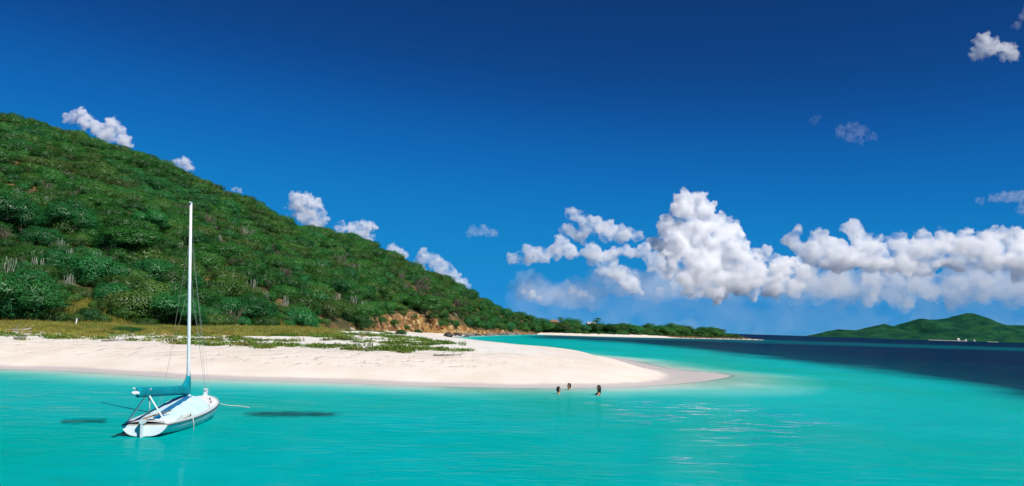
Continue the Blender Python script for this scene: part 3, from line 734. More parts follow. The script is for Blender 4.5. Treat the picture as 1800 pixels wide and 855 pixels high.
def drop(px, py, tries=400):
    """first point of the land under a line of sight"""
    d = ray(px, py); Ys = np.geomspace(20, 620, 3000); tq = Ys / d.y
    X_ = d.x * tq; Z_ = CAM_H + d.z * tq; zl = land(X_, Ys)[0]
    k = np.nonzero(zl >= Z_)[0]
    if len(k) == 0: return None
    k = k[0]; return Vector((float(X_[k]), float(Ys[k]), float(zl[k])))
# pale column cacti standing out of the scrub
CP = [(12, 474), (40, 466), (62, 472), (96, 432), (108, 440), (80, 350), (120, 452), (85, 472), (70, 500), (120, 500), (212, 486), (224, 490), (236, 492), (258, 494), (268, 490), (205, 478), (303, 514), (312, 522), (168, 455), (176, 460),
      (30, 345), (140, 470), (128, 482), (318, 438), (352, 460), (390, 484), (402, 488), (370, 505), (300, 470), (330, 500), (428, 494), (446, 500), (458, 490), (506, 492), (540, 505), (560, 470), (574, 526), (582, 530), (590, 524), (620, 530),
      (636, 538), (468, 520), (500, 535), (560, 545), (660, 512), (690, 520), (712, 505), (15, 238), (24, 244), (150, 400), (195, 430), (250, 400), (385, 420), (450, 450), (620, 480), (745, 530), (770, 525), (800, 548)]
for k, (px, py) in enumerate(CP):
    g = drop(px, py + 8)
    if g is None: continue
    o = link(bpy.data.objects.new('column_cactus', CACT[k % 3])); q = random.uniform(1.4, 2.2)
    o.location = g - Vector((0, 0, 0.1)); o.rotation_euler = (random.uniform(-.08, .08), random.uniform(-.08, .08), random.uniform(0, 6)); o.scale = (q * random.uniform(0.8, 1.25), q, q * random.uniform(0.95, 1.2))
    tag(o, 'pale grey clump of column cactus %s %s' % ('low on the hill' if py > 500 else 'high on the hill' if py < 420 else 'halfway up the hill', zone(px)), 'cactus', 'column cacti on the hill')

# leafy trees with a trunk: the fuller emerald trees on the slope, and the trees of the low point
def tree_parts(seed, mat, h=1.0, lob=34, n=15000, size=0.0165, trunk=0.45):
    rnd = np.random.default_rng(seed); cs = []; rs = []
    for _ in range(lob):
        an = rnd.uniform(0, 2 * math.pi); r = 0.46 * math.sqrt(rnd.uniform(0, 1)); zz = trunk + (h - trunk) * rnd.uniform(0.1, 0.85) * (1 - r * 0.7)
        q = rnd.uniform(0.15, 0.24); cs.append((math.cos(an) * r, math.sin(an) * r, zz)); rs.append((q * 1.1, q * 1.1, q * 0.8))
    V, Fq = leaves(cs, rs, n, size, rnd); me = bpy.data.meshes.new('crown'); me.from_pydata(V.tolist(), [], Fq.tolist()); me.materials.append(mat); me.update(); soft_normals(me, LN[-1])
    mb = MB(); mb.tube([(0, 0, -0.06), (0.02, 0.01, trunk * 0.5), (0.0, 0.02, trunk), (0.03, 0, h * 0.75)], [0.045, 0.036, 0.03, 0.01], 7, False); limbs(mb, 0.02, h * 0.85, 0.42, 7, rnd, trunk * 0.5)
    mt = bpy.data.meshes.new('trunk'); mt.from_pydata(mb.v, [], mb.f); mt.materials.append(M_BARK); mt.update()
    return me, mt
TREES = [tree_parts(31, L_EMER, trunk=0.2), tree_parts(32, L_DARK, trunk=0.30), tree_parts(33, L_DARK, trunk=0.35, lob=24), tree_parts(34, L_OLIVE, trunk=0.2)]
def tree(loc, hgt, kind, lab, group=None, wide=1.0, name='tree'):
    r_ = empty(name, loc, random.uniform(0, 6)); r_.scale = (hgt * wide, hgt * wide, hgt)
    link(bpy.data.objects.new('crown', TREES[kind][0]), r_); link(bpy.data.objects.new('trunk', TREES[kind][1]), r_)
    tag(r_, lab, 'tree', group); return r_
for (px, py, h_, w, lab) in ((22, 548, 6.6, 1.5, 'broad emerald tree at the foot of the hill near the left edge'), (4, 400, 8.0, 1.3, 'bright emerald tree cut by the left edge halfway up the hill'), (116, 404, 7.0, 1.25, 'rounded emerald tree standing alone left of the mast, halfway up'),
                            (100, 470, 4.0, 1.3, 'small leafy tree above a row of pale cacti'), (262, 398, 5.2, 1.3, 'emerald tree on the slope just left of the mast'), (228, 445, 6.2, 1.7, 'wide dark crowned tree left of the mast on the lower slope'),
                            (296, 560, 5.2, 1.5, 'leafy tree at the hill foot directly left of the mast'), (745, 548, 7.4, 1.5, 'dark round tree overhanging the top of the orange cliff'), (440, 555, 4.6, 1.7, 'low spreading tree at the hill foot right of the mast')):
    g = drop(px, py + 10)
    if g is not None: tree(g, h_, 2 if 'dark' in lab else 0, lab, None, w)
PT = []
for k in range(74):
    px = 928 + (1296 - 928) * ((k + random.uniform(0.1, 0.9)) / 74)
    PT.append((px, random.uniform(10, 46)))
for k, (px, s_in) in enumerate(PT):
    a0 = A(px); Ys = np.linspace(390, 640, 500); ss = shore_dist(a0 * Ys, Ys); ok = np.nonzero(ss > min(s_in, ss.max() * 0.9))[0]
    if len(ok) == 0: continue
    Yq = float(Ys[ok[0]]); zq = float(land(np.array([a0 * Yq]), np.array([Yq]))[0][0])
    kk = random.choice((0, 1, 1, 2, 3))
    lowr = np.clip((1300 - px) / 60, 0.45, 1)
    tree((a0 * Yq, Yq, zq - 0.1), random.uniform(4.2, 6.4) * lowr, kk, '%s tree on the low point, %s' % (('emerald', 'dark green', 'sparse dark green', 'olive')[kk], 'left of the thatched hut' if px < 972 else 'between the two huts' if px < 1040 else 'right of the palms' if px < 1130 else 'near its middle' if px < 1220 else 'near its sandy tip'), 'trees on the low point', random.uniform(1.0, 1.5))
for (px, Yq, h_, k, lab) in ((1003, 478, 9.0, 1, 'tall dark tree between the two palms on the low point'), (1253, 560, 7.6, 2, 'tall dark tree standing up near the tip of the point'), (1262, 564, 7.4, 1, 'second tall tree of the pair near the tip of the point'), (1141, 520, 7.6, 1, 'dark round tree above the middle of the point'),
                             (1184, 530, 8.0, 2, 'broad dark tree right of the middle of the point'), (1203, 540, 7.2, 1, 'dark tree beside the broad one on the point'), (1096, 505, 7.2, 1, 'dark tree right of the taller palm')):
    a0 = A(px); zq = float(land(np.array([a0 * Yq]), np.array([float(Yq)]))[0][0]); tree((a0 * Yq, Yq, max(zq, 0.5) - 0.1), h_, k, lab, None, 1.2)

def palm(px, Yq, hgt, lab):
    a0 = A(px); zq = max(float(land(np.array([a0 * Yq]), np.array([float(Yq)]))[0][0]), 0.5)
    r_ = empty('palm_tree', (a0 * Yq, Yq, zq - 0.1))
    lean = random.uniform(-0.8, 0.8); mb = MB(); top = Vector((lean, 0.3, hgt))
    mb.tube([(0, 0, 0), (lean * 0.15, 0.05, hgt * 0.35), (lean * 0.5, 0.15, hgt * 0.7), top], [0.24, 0.18, 0.15, 0.13], 8); mb.build('trunk', M_BARK, r_, True)
    for k in range(17):
        an = k * 2.4 + random.uniform(-.2, .2); el = random.uniform(-0.25, 1.1); ln = random.uniform(2.6, 3.4); fb = MB()
        dirv = Vector((math.cos(an), math.sin(an), 0)); side = Vector((-math.sin(an), math.cos(an), 0)); rib = []
        for q in range(9):
            u = q / 8; rib.append(top + dirv * ln * (u * math.cos(el) + 0.15 * u * u) + Vector((0, 0, ln * (math.sin(el) * u - 0.75 * u * u))))
        for q in range(8):
            for sd in (-1, 1):
                for w in (0.0, 0.5):
                    b0 = rib[q].lerp(rib[q + 1], w); u = (q + w) / 8; ll = 0.85 * (1 - 0.6 * abs(u - 0.4)); e = b0 + side * sd * ll * 0.75 + dirv * ll * 0.5 - Vector((0, 0, ll * 0.45)); b1 = b0.lerp(rib[q + 1], 0.55)
                    fb.add([b0, b1, e], [(0, 1, 2)])
        fb.build('frond', L_DARK, r_)
    tag(r_, lab, 'palm tree', 'coconut palms on the point')
palm(984, 462, 7.6, 'shorter dark palm near the thatched roof on the point')
palm(1050, 470, 8.2, 'tallest palm with a full crown beside the white hut')
palm(1046, 478, 6.8, 'lower palm tucked behind the tallest palm')
for (px, Yq, w, hip, wall, roof, lab) in ((974, 452, 5.2, True, m_wallt, m_thatch, 'thatched hut among the trees left of the shorter palm'), (1039, 462, 4.4, False, m_wallw, m_roofr, 'small white hut left of the tallest palm')):
    a0 = A(px); zq = float(land(np.array([a0 * Yq]), np.array([float(Yq)]))[0][0]); house((a0 * Yq, Yq, zq + 2.3), w, w * 0.7, 2.4, 0.2, wall, roof, lab, hip)
# ------------------------------------------------------------------ dune grass and beach vines
def tuft(name, seed, n, h, spread, w, mat, droop=0.5):
    rnd = np.random.default_rng(seed); V = []; Fc = []
    for _ in range(n):
        an = rnd.uniform(0, 2 * math.pi); r = spread * math.sqrt(rnd.uniform(0, 1)); b = Vector((math.cos(an) * r, math.sin(an) * r, -0.03))
        hh = h * rnd.uniform(0.5, 1.1); o = Vector((rnd.normal(), rnd.normal(), 0)) * droop * hh * 0.6; sd = Vector((rnd.normal(), rnd.normal(), 0)).normalized() * w
        k = len(V); V += [b - sd, b + sd, b + o * 0.35 + Vector((0, 0, hh * 0.65)) + sd * 0.8, b + o * 0.35 + Vector((0, 0, hh * 0.65)) - sd * 0.8, b + o + Vector((0, 0, hh))]
        Fc += [(k, k + 1, k + 2, k + 3), (k + 3, k + 2, k + 4)]
    me = bpy.data.meshes.new(name); me.from_pydata([tuple(v) for v in V], [], Fc); me.materials.append(mat); me.update(); return me
def vine(name, seed, n=130):
    rnd = np.random.default_rng(seed)
    P = np.stack([rnd.normal(size=n) * 0.42, rnd.normal(size=n) * 0.30, np.abs(rnd.normal(size=n)) * 0.07 + 0.03], -1)
    nr = rnd.normal(size=(n, 3)) * 0.6; nr[:, 2] += 1; nr /= np.linalg.norm(nr, axis=1)[:, None]
    a = np.cross(nr, rnd.normal(size=(n, 3))); a /= np.linalg.norm(a, axis=1)[:, None]; b = np.cross(nr, a); sz = rnd.uniform(0.03, 0.075, (n, 1))
    q = np.stack([P - a * sz, P - b * sz, P + a * sz, P + b * sz], 1).reshape(-1, 3)
    me = bpy.data.meshes.new(name); me.from_pydata(q.tolist(), [], np.arange(4 * n).reshape(-1, 4).tolist()); me.materials.append(L_VINE); me.update(); return me
GR = bpy.data.collections.new('grass_kinds')
for k, me in enumerate((tuft('grass_a', 1, 34, 0.40, 0.34, 0.014, L_GRASS), tuft('grass_b', 2, 30, 0.52, 0.30, 0.014, L_GRASS), tuft('grass_c', 3, 26, 0.34, 0.4, 0.016, L_VINE))):
    o = bpy.data.objects.new('%02d_%s' % (k, me.name), me); GR.objects.link(o)
VN = bpy.data.collections.new('vine_kinds')
for k, me in enumerate((vine('vine_a', 1), vine('vine_b', 2), tuft('vine_c', 3, 24, 0.34, 0.3, 0.02, L_VINE))):
    o = bpy.data.objects.new('%02d_%s' % (k, me.name), me); VN.objects.link(o)
n = 60000
gy = RNG.uniform(58, 190, n); gx = gy * RNG.uniform(A(-120), A(840), n)
z, s, tt, cl, dp, lg = land(gx, gy); a_ = gx / gy
lim = np.interp(gy, [58, 71, 85, 100, 130, 170, 200], [A(828), A(812), A(775), A(735), A(690), A(660), A(640)])
nn = fbm(gx / 6, gy / 3.5, 3, 200)
gs = np.interp(a_, [A(-200), A(0), A(200), A(400), A(600), A(720)], [13, 15, 17, 24, 33, 37])
dense = sstep(0, 9, s - gs + (nn - 0.5) * 16)
g1 = (tt < 0.06) & (s > 14) & (a_ < lim) & (RNG.uniform(size=n) < dense * 0.85)
green = fbm(gx / 10, gy / 8, 2, 210)
scl = RNG.uniform(0.7, 1.35, n) * (0.75 + 0.35 * sstep(20, 34, s))
ix_ = np.where(green > 0.60, 2, (RNG.uniform(size=n) < 0.45).astype(int))
scatter('dune_grass', np.stack([gx, gy, z], -1)[g1], scl[g1], RNG.uniform(0, 6.3, g1.sum()), ix_[g1], GR, 'yellow green dune grass between the beach and the hill')
vn = fbm(gx / 5.0, gy / 1.8, 3, 230)
g2 = (s > 11.5 + 5 * (vn - 0.5)) & (s < gs + 8) & (tt < 0.0) & (a_ < lim + 0.006) & (vn > 0.57) & (RNG.uniform(size=n) < np.interp(a_, [A(0), A(350), A(550)], [0.07, 0.11, 0.15]))
scatter('beach_vines', np.stack([gx, gy, z], -1)[g2], RNG.uniform(0.7, 1.5, g2.sum()), RNG.uniform(0, 6.3, g2.sum()), RNG.integers(0, 3, g2.sum()), VN, 'creeping green beach vines on the upper sand')
# low green creeper mound at the hill foot
for (px, py, q, lab) in ((255, 573, 2.3, 'bright green creeper mound on the dune grass left of the mast'), (225, 578, 1.9, 'low green creeper patch left of the larger mound'), (385, 580, 1.7, 'small creeper mound on the dune right of the mast'), (302, 576, 1.8, 'green creeper mound closest to the mast')):
    g = drop(px, py + 6)
    if g is None: continue
    o = link(bpy.data.objects.new('creeper_mound', BUSH[3])); o.location = g - Vector((0, 0, 0.15)); o.scale = (q * 1.6, q, q * 0.36); o.rotation_euler = (0, 0, random.uniform(0, 6)); tag(o, lab, 'bush')

# driftwood, post
M_DRIFT = simple('driftwood', (0.36, 0.33, 0.29), 0.9, 0.1, 0.25, 3.0, bump=0.5)
M_PAINT = simple('white_paint', (0.80, 0.80, 0.78), 0.6, 0.3, 0.05)
g = drop(133, 577); r_ = empty('marker_post', g)
mb = MB(); mb.tube([(0, 0, -0.3), (0.01, 0, 0.5), (0.05, 0, 0.98)], [0.07, 0.065, 0.06], 8); mb.build('post', M_PAINT, r_, True)
mb = MB(); mb.box((0.05, 0, 1.0), (0.17, 0.17, 0.05)); mb.build('cap', M_PAINT, r_); tag(r_, 'white marker post standing in the dune grass', 'post')
def driftlog(px, py, ln, rz, rad, lab):
    g = drop(px, py); r_ = empty('driftwood', g + Vector((0, 0, rad * 0.6)), rz)
    mb = MB(); mb.tube([(-ln / 2, 0, 0), (-ln * .2, .06, .05), (ln * .2, -.03, .1), (ln / 2, .05, .22)], [rad, rad * .9, rad * .7, rad * .35], 7); mb.build('log', M_DRIFT, r_, True)
    for q in (-0.25, 0.05, 0.3):
        mb = MB(); mb.tube([(ln * q, 0, rad * .4), (ln * q + .25, .15, .3), (ln * q + .5, .2, .55)], [rad * .4, rad * .25, rad * .1], 5); mb.build('branch', M_DRIFT, r_, True)
    tag(r_, lab, 'driftwood')
driftlog(33, 583, 2.0, 0.3, 0.12, 'large grey driftwood trunk near the left end of the beach')
driftlog(200, 601, 1.9, 0.05, 0.08, 'thin dark driftwood branch on the upper sand left of the mast')
driftlog(36, 597, 1.2, -0.2, 0.09, 'short driftwood piece below the large grey trunk')
driftlog(455, 606, 1.6, 0.1, 0.07, 'slender driftwood branch among vines right of the mast')
driftlog(790, 627, 2.4, -0.12, 0.06, 'long thin driftwood at the right end of the vines')

# ------------------------------------------------------------------ rocks
def rock_mesh(name, seed, sub=2, cuts=9):
    rnd = random.Random(seed); bm = bmesh.new(); bmesh.ops.create_icosphere(bm, subdivisions=sub, radius=1.0)
    for _ in range(cuts):
        nrm = Vector((rnd.gauss(0, 1), rnd.gauss(0, 1), rnd.gauss(0, 1))).normalized(); dd = rnd.uniform(0.45, 0.8)
        for v in bm.verts:
            k = v.co.dot(nrm) - dd
            if k > 0: v.co -= nrm * k * 0.95
    for v in bm.verts: v.co += Vector((rnd.gauss(0, 1), rnd.gauss(0, 1), rnd.gauss(0, 1))) * 0.045
    me = bpy.data.meshes.new(name); bm.to_mesh(me); bm.free(); return me
def rock_mat(name, stops):
    t = NT(name); p = t.coord(); n = t.noise(t.scale(p, (1, 1, 1.8)), 1.3, 7, 0.7, 0.8); oi = t.n('ShaderNodeObjectInfo').outputs['Random']
    f = t.math('ADD', t.math('MULTIPLY', n, 0.6), t.math('MULTIPLY', oi, 0.4))
    t.surf(t.pbr(t.ramp(f, stops), 0.92, 0.1, t.bump(t.noise(p, 3.0, 6, 0.7), 0.8, 0.3))); return t.m
RK_O = rock_mat('orange_rock', [(0.22, (0.06, 0.04, 0.028)), (0.38, (0.20, 0.09, 0.030)), (0.50, (0.33, 0.18, 0.06)), (0.62, (0.36, 0.25, 0.11)), (0.80, (0.46, 0.37, 0.23))])
RK_G = rock_mat('grey_rock', [(0.25, (0.035, 0.035, 0.035)), (0.5, (0.11, 0.105, 0.10)), (0.75, (0.24, 0.22, 0.20))])
ROCKS_O = [rock_mesh('rock_o%d' % k, 50 + k) for k in range(5)]; ROCKS_G = [rock_mesh('rock_g%d' % k, 70 + k) for k in range(4)]
for me in ROCKS_O: me.materials.append(RK_O)
for me in ROCKS_G: me.materials.append(RK_G)
g0 = drop(780, 586); cliff = empty('cliff', g0)
tag(cliff, 'orange and tan rocky cliff at the foot of the hill above the bay', 'cliff')
n = 5200
ca = RNG.uniform(A(632), A(928), n); fy = np.interp(ca, *zip(*FOOT)); cyv = fy + RNG.uniform(-2, 7, n); cxv = ca * cyv
z, s, tt, cl, dp, lg = land(cxv, cyv)
w = (cl > 0.8) & (s > 2) & (tt > -0.03) & (RNG.uniform(size=n) < np.clip(cl / 6, 0.2, 1))
ids = np.nonzero(w)[0]; sz = RNG.uniform(0.5, 1.0, n) * np.clip(cl / 4, 0.5, 1.2); sz = sz * np.where(RNG.uniform(size=n) < 0.15, 1.7, 1.0)
ids = ids[np.argsort(-(sz / cyv)[ids])][:290]
inv = Matrix.Translation(-g0)
for k in ids:
    o = bpy.data.objects.new('rock', ROCKS_O[int(RNG.integers(0, 5))]); link(o, cliff); q = float(sz[k]) * 0.66
    o.location = Vector((cxv[k], cyv[k], z[k] - 0.35 * q)) - g0; o.rotation_euler = (RNG.uniform(-.4, .4), RNG.uniform(-.4, .4), RNG.uniform(0, 6.3)); o.scale = (q * RNG.uniform(.8, 1.5), q, q * RNG.uniform(.8, 1.7))
# dark boulders along the waterline under the cliff
BL = [(798, 592), (806, 591.5), (815, 591), (824, 591), (833, 590.6), (843, 590.5), (852, 590), (860, 590), (868, 589.8), (876, 589.6), (884, 589.5), (892, 589.2), (899, 589), (906, 588.8), (912, 588.6), (919, 588.6), (930, 588.8), (943, 589.3),
      (790, 591.5), (811, 590), (829, 589.6), (848, 589.2), (872, 588.4), (890, 588), (787, 593.5), (820, 592.4), (857, 591)]
for k, (px, py) in enumerate(BL):
    g = ground(px, py); o = link(bpy.data.objects.new('boulder', ROCKS_G[k % 4])); q = random.uniform(0.9, 2.0) * (0.6 if px > 915 else 1)
    o.location = (g.x, g.y, 0.12 * q); o.rotation_euler = (random.uniform(-.3, .3), random.uniform(-.3, .3), random.uniform(0, 6)); o.scale = (q * random.uniform(1.0, 2.0), q, q * random.uniform(0.5, 0.8))
    tag(o, '%s dark grey boulder at the waterline, %s' % ('large' if q > 1.5 else 'low', 'beside the little bay beach' if px < 818 else 'under the left half of the orange cliff' if px < 850 else 'under the right half of the orange cliff' if px < 885 else 'off the far end of the cliff' if px < 915 else 'alone off the far beach'), 'boulder', 'boulders under the cliff')
# low shore plants on the cliff
for k, (px, py, q) in enumerate(((668, 566, 1.5), (690, 571, 1.7), (712, 578, 1.4), (735, 585, 1.1), (770, 572, 1.8), (776, 568, 1.5), (800, 582, 1.1), (845, 574, 1.4), (655, 556, 1.6), (725, 560, 1.5), (868, 572, 1.4), (705, 588, 1.0), (890, 576, 1.3), (820, 560, 1.5))):
    g = drop(px, py)
    if g is None: continue
    o = link(bpy.data.objects.new('cliff_shrub', BUSH[(0, 2, 5, 1)[k % 4]])); o.location = g; o.scale = (q * 1.2, q, q); o.rotation_euler = (0, 0, k * 1.3)
    tag(o, 'green shrub growing out of the orange cliff', 'bush', 'shrubs on the cliff')

# ------------------------------------------------------------------ foam
def foam(name, pts, width, lab, seed):
    P = []; rnd = random.Random(seed); m = len(pts)
    for k, p in enumerate(pts):
        w = width * math.sin(math.pi * (k + 0.6) / (m + 0.2)) * rnd.uniform(0.6, 1.2)
        P.append([(p.x, p.y - w, 0.012), (p.x, p.y - w * 0.3, 0.05 + 0.05 * width * 0.3), (p.x, p.y + w * 0.3, 0.05), (p.x, p.y + w, 0.012)])
    b = MB(); b.grid(P); o = b.build(name, M_FOAM, smooth=True); tag(o, lab, kind='stuff')
t = NT('sea_foam'); p = t.coord(); n = t.noise(t.scale(p, (0.5, 1.6, 1)), 3.6, 7, 0.75)
df = t.n('ShaderNodeBsdfDiffuse'); df.inputs[0].default_value = (0.88, 0.90, 0.90, 1); tr = t.n('ShaderNodeBsdfTransparent'); mx = t.n('ShaderNodeMixShader')
t.l(t.rng(n, 0.47, 0.70), mx.inputs[0]); t.l(tr.outputs[0], mx.inputs[1]); t.l(df.outputs[0], mx.inputs[2]); t.surf(mx.outputs[0]); M_FOAM = t.m
def line(a, b, m, wob=0.0): 
    A_, B_ = ground(*a), ground(*b); return [A_.lerp(B_, k / (m - 1)) + Vector((0, random.uniform(-wob, wob), 0)) for k in range(m)]
foam('sea_foam', line((1205, 651.5), (1268, 657.5), 18, 0.15), 0.9, 'white foam where the swell breaks on the tip of the spit', 1)
foam('sea_foam', line((1322, 596.6), (1342, 596.9), 12, 1.0), 5.0, 'white breaker off the far end of the low point', 3)

# ------------------------------------------------------------------ sailboat
M_GEL = simple('white_gelcoat', (0.66, 0.77, 0.80), 0.35, 0.5, 0.04, 2.0)
M_DECK = simple('deck_paint', (0.82, 0.84, 0.84), 0.55, 0.3, 0.04, 3.0)
M_TARP = simple('white_tarpaulin', (0.56, 0.76, 0.82), 0.75, 0.2, 0.06, 2.5, bump=0.25)
M_STRIPE = simple('blue_canvas', (0.012, 0.16, 0.34), 0.8, 0.1, 0.08)
M_TEAL = simple('teal_canvas', (0.002, 0.27, 0.33), 0.85, 0.1, 0.12, 3.0, bump=0.4)
M_ALU = simple('pale_mast', (0.80, 0.82, 0.85), 0.35, 0.5, 0.04)
M_WOOD = simple('varnished_wood', (0.30, 0.17, 0.08), 0.5, 0.4, 0.2, 8.0)
M_RAIL = simple('dark_rail', (0.09, 0.075, 0.06), 0.6, 0.3, 0.2)
M_WIRE = simple('stay_wire', (0.42, 0.40, 0.37), 0.5, 0.4, 0.05)
M_ROPE = simple('pale_rope', (0.72, 0.68, 0.60), 0.9, 0.1, 0.1, 20)
M_METAL = simple('dark_fitting', (0.10, 0.10, 0.11), 0.4, 0.5, 0.1)
stern = Vector((-10.86, 24.65, 0)); head = Vector((-0.66, 6.62, 0)); LB = head.length
boat = empty('sailboat', stern, math.atan2(head.y, head.x)); boat.rotation_euler.x = -0.028
tag(boat, 'small white sailboat moored with its sail furled under a teal cover', 'sailboat')
hb = lambda s: float(np.interp(s, [0, .12, .25, .4, .55, .7, .8, .88, .94, .98, 1.0], [.66, .78, .87, .93, .95, .91, .82, .67, .46, .21, .02]))
sheer = lambda s: 0.37 - 0.05 * math.sin(math.pi * min(s * 1.05, 1)) + 0.24 * s ** 2.2
keel = lambda s: float(np.interp(s, [0, .2, .5, .8, .93, .98, 1.0], [.02, -.14, -.24, -.18, -.05, .14, .36]))
NS = 34; ST = [1 - (1 - k / (NS - 1)) ** 1.5 for k in range(NS)]
mb = MB(); P = []
for s_ in ST:
    b, zs, zk = hb(s_), sheer(s_), keel(s_); row = []
    for k in range(-10, 11):
        th = (1 - abs(k) / 10) * math.pi / 2; sg = 1 if k >= 0 else -1
        row.append((s_ * LB - 0.12 * math.sin(th) * (1 if s_ < .01 else 0), sg * b * math.cos(th) ** 0.62 if abs(k) else 0.0, zs - (zs - zk) * math.sin(th) ** 1.35))
    P.append(row)
mb.grid(P); mb.f.append(tuple(range(20, -1, -1))); mb.build('hull', M_GEL, boat, False)
def deckz(s_, y): b = max(hb(s_), 0.02); return sheer(s_) + 0.075 * (1 - min(abs(y) / b, 1) ** 2)
mb = MB(); mb.grid([[(s_ * LB, hb(s_) * v * 0.995, deckz(s_, hb(s_) * v) + 0.004) for v in np.linspace(-1, 1, 13)] for s_ in ST]); mb.build('deck', M_DECK, boat, True)
for sg in (-1, 1):
    mb = MB(); mb.tube([(s_ * LB, sg * (hb(s_) + 0.008), sheer(s_) - 0.035) for s_ in ST], 0.015, 6); mb.build('rub_rail', M_RAIL, boat, True)
    mb = MB(); mb.tube([(s_ * LB, sg * max(hb(s_) - 0.04, 0.0), sheer(s_) + 0.03) for s_ in ST[1:-1]], 0.022, 6); mb.build('toe_rail', M_GEL, boat, True)
mb = MB(); mb.tube([(-0.012, y, 0.37 - 0.02) for y in np.linspace(-.66, .66, 5)], 0.014, 6); mb.build('transom_rail', M_WOOD, boat, True)
def cov_w(s_): return (hb(s_) - 0.13) * min(1.0, max(0.0, (s_ - .07) / .12)) ** 0.5 * (max(0.0, 1 - ((s_ - .60) / .14) ** 2) ** 0.5 if s_ > .60 else 1)
def cov_h(s_): return float(np.interp(s_, [.07, .15, .3, .5, .62, .70, .74], [.02, .13, .24, .34, .38, .24, .02]))
def cov_z(s_, v):
    return deckz(s_, cov_w(s_) * v) + 0.012 + cov_h(s_) * (1 - abs(v) ** 2.3) * (1 + 0.05 * math.sin(s_ * 60) * (1 - abs(v)) * abs(v) * 4)
CS = np.linspace(.072, .739, 44)
mb = MB(); mb.grid([[(s_ * LB, cov_w(s_) * v, cov_z(s_, v)) for v in np.linspace(-1, 1, 25)] for s_ in CS]); cover = mb.build('cockpit_cover', M_TARP, boat, True)
mb = MB(); mb.grid([[(s_ * LB, 0.16 * v - 0.13, cov_z(s_, (0.16 * v - 0.13) / max(cov_w(s_), .2)) + 0.008) for v in np.linspace(-.62, .62, 5)] for s_ in np.linspace(.085, .60, 40)]); mb.build('stripe', M_STRIPE, cover, True)
mb = MB(); edge = [(s_ * LB, cov_w(s_) + 0.02, deckz(s_, cov_w(s_)) + 0.01) for s_ in CS]; edge2 = [(x, -y, zz_) for (x, y, zz_) in reversed(edge)]
mb.tube(edge + edge2, 0.014, 5); mb.build('coaming_edge', M_GEL, cover, True)
XM = 0.632 * LB
mast_top = Vector((XM + 0.02, 0.16, 7.72))
mb = MB(); mb.tube([(XM, 0, 0.5), (XM, 0, 2.0), (XM + .01, .08, 4.5), mast_top], [.062, .062, .058, .045], 12); mast = mb.build('mast', M_ALU, boat, True)
mb = MB(); mb.box((XM - 0.02, .16, 7.735), (0.16, 0.07, 0.03)); mb.build('masthead', M_ALU, mast)
mb = MB(); mb.tube([(XM, 0, .80), (XM, 0, .90)], .10, 10); mb.build('mast_collar', M_DECK, mast, True)
XE = -1.15
bz = lambda x: 1.02 + (XM - x) / (XM - XE) * 0.36
mb = MB(); mb.tube([(XM - .06, 0, bz(XM)), (1.5, 0.0, bz(1.5)), (XE, 0.0, bz(XE))], .05, 8); boom = mb.build('boom', M_ALU, boat, True)
mb = MB(); mb.tube([(XE + .25, 0, bz(XE) + .05), (XE + .12, 0, bz(XE) + .13), (XE + .02, 0, bz(XE) + .14)], .022, 6); mb.build('boom_end', M_ALU, boom, True)
P = []
for x in np.concatenate([[XM + .075, XM + .072], np.linspace(XM + .05, XM - .9, 12), np.linspace(XM - 1.1, XE + .42, 22), [XE + .40]]):
    u = (XM - x); top = 0.17 + 0.42 * max(0, 1 - u / 0.62) ** 1.5 + 0.03 * max(0, 1 - u / 2.0); bot = 0.13 + 0.06 * max(0, 1 - u / 0.8)
    wd = 0.095 + 0.035 * math.exp(-((u - 0.8) / 1.2) ** 2); k = 0.05 if x > XM + .073 or x < XE + .41 else 1
    top *= (1 + 0.05 * math.sin(x * 9)); zc_ = bz(x)
    P.append([(x, wd * k * math.sin(q) * (0.75 + 0.25 * abs(math.cos(q))), zc_ + (top if math.cos(q) > 0 else bot) * math.cos(q) * (k if k < 1 and x < 0 else 1)) for q in np.linspace(0, 2 * math.pi, 17)[:-1]])
mb = MB(); mb.grid(P, True); sc_ = mb.build('sail_cover', M_TEAL, boat, True)
apex = Vector((0.12, 0.0, bz(0.12) - .02))
for sg in (-1, 1):
    mb = MB(); b_ = Vector((0.10, sg * 0.58, 0.38)); d_ = (apex - b_); mb.tube([b_, b_ + d_ * 1.16], [.042, .038], 6, flat=0.6); mb.build('boom_crutch_leg', M_GEL, boat)
mb = MB(); mb.tube([(0.35, 0, .62), (0.30, 0, bz(.3) - .08)], .014, 6); mb.build('mainsheet', M_ROPE, boat); mb = MB(); mb.box((0.30, 0, bz(.3) - .17), (.06, .05, .13)); mb.build('block', M_METAL, boat)
mb = MB(); mb.box((-.16, .02, .14), (.22, .05, .60)); mb.box((-.20, .02, -.30), (.34, .045, .55)); mb.box((-.15, .02, .47), (.26, .12, .12)); rud = mb.build('rudder', M_GEL, boat)
mb = MB(); mb.tube([(-.14, .0, .545), (.45, -.18, .60), (1.05, -.42, .66)], [.028, .024, .018], 7); mb.build('tiller', M_WOOD, rud, True)
mb = MB(); mb.box((LB - .06, 0, .74), (.14, .13, .30)); mb.box((LB - .08, 0, .90), (.22, .10, .05)); mb.build('stem_head', M_GEL, boat)
def stay(a, b, r, nm, m=M_WIRE):
    mb = MB(); mb.tube([a, b], r, 5); mb.build(nm, m, boat)
stay((XM + .05, .15, 7.15), (LB - .06, 0, .92), .005, 'forestay'); stay((XM + .05, .1, 5.4), (LB - .16, 0.03, .92), .005, 'forestay')
for sg in (-1, 1):
    stay((XM, sg * .05 + .12, 6.2), (XM - .05, sg * .86, .46), .0035, 'shroud'); stay((XM, sg * .05 + .08, 4.6), (XM - .40, sg * .87, .45), .003, 'shroud')
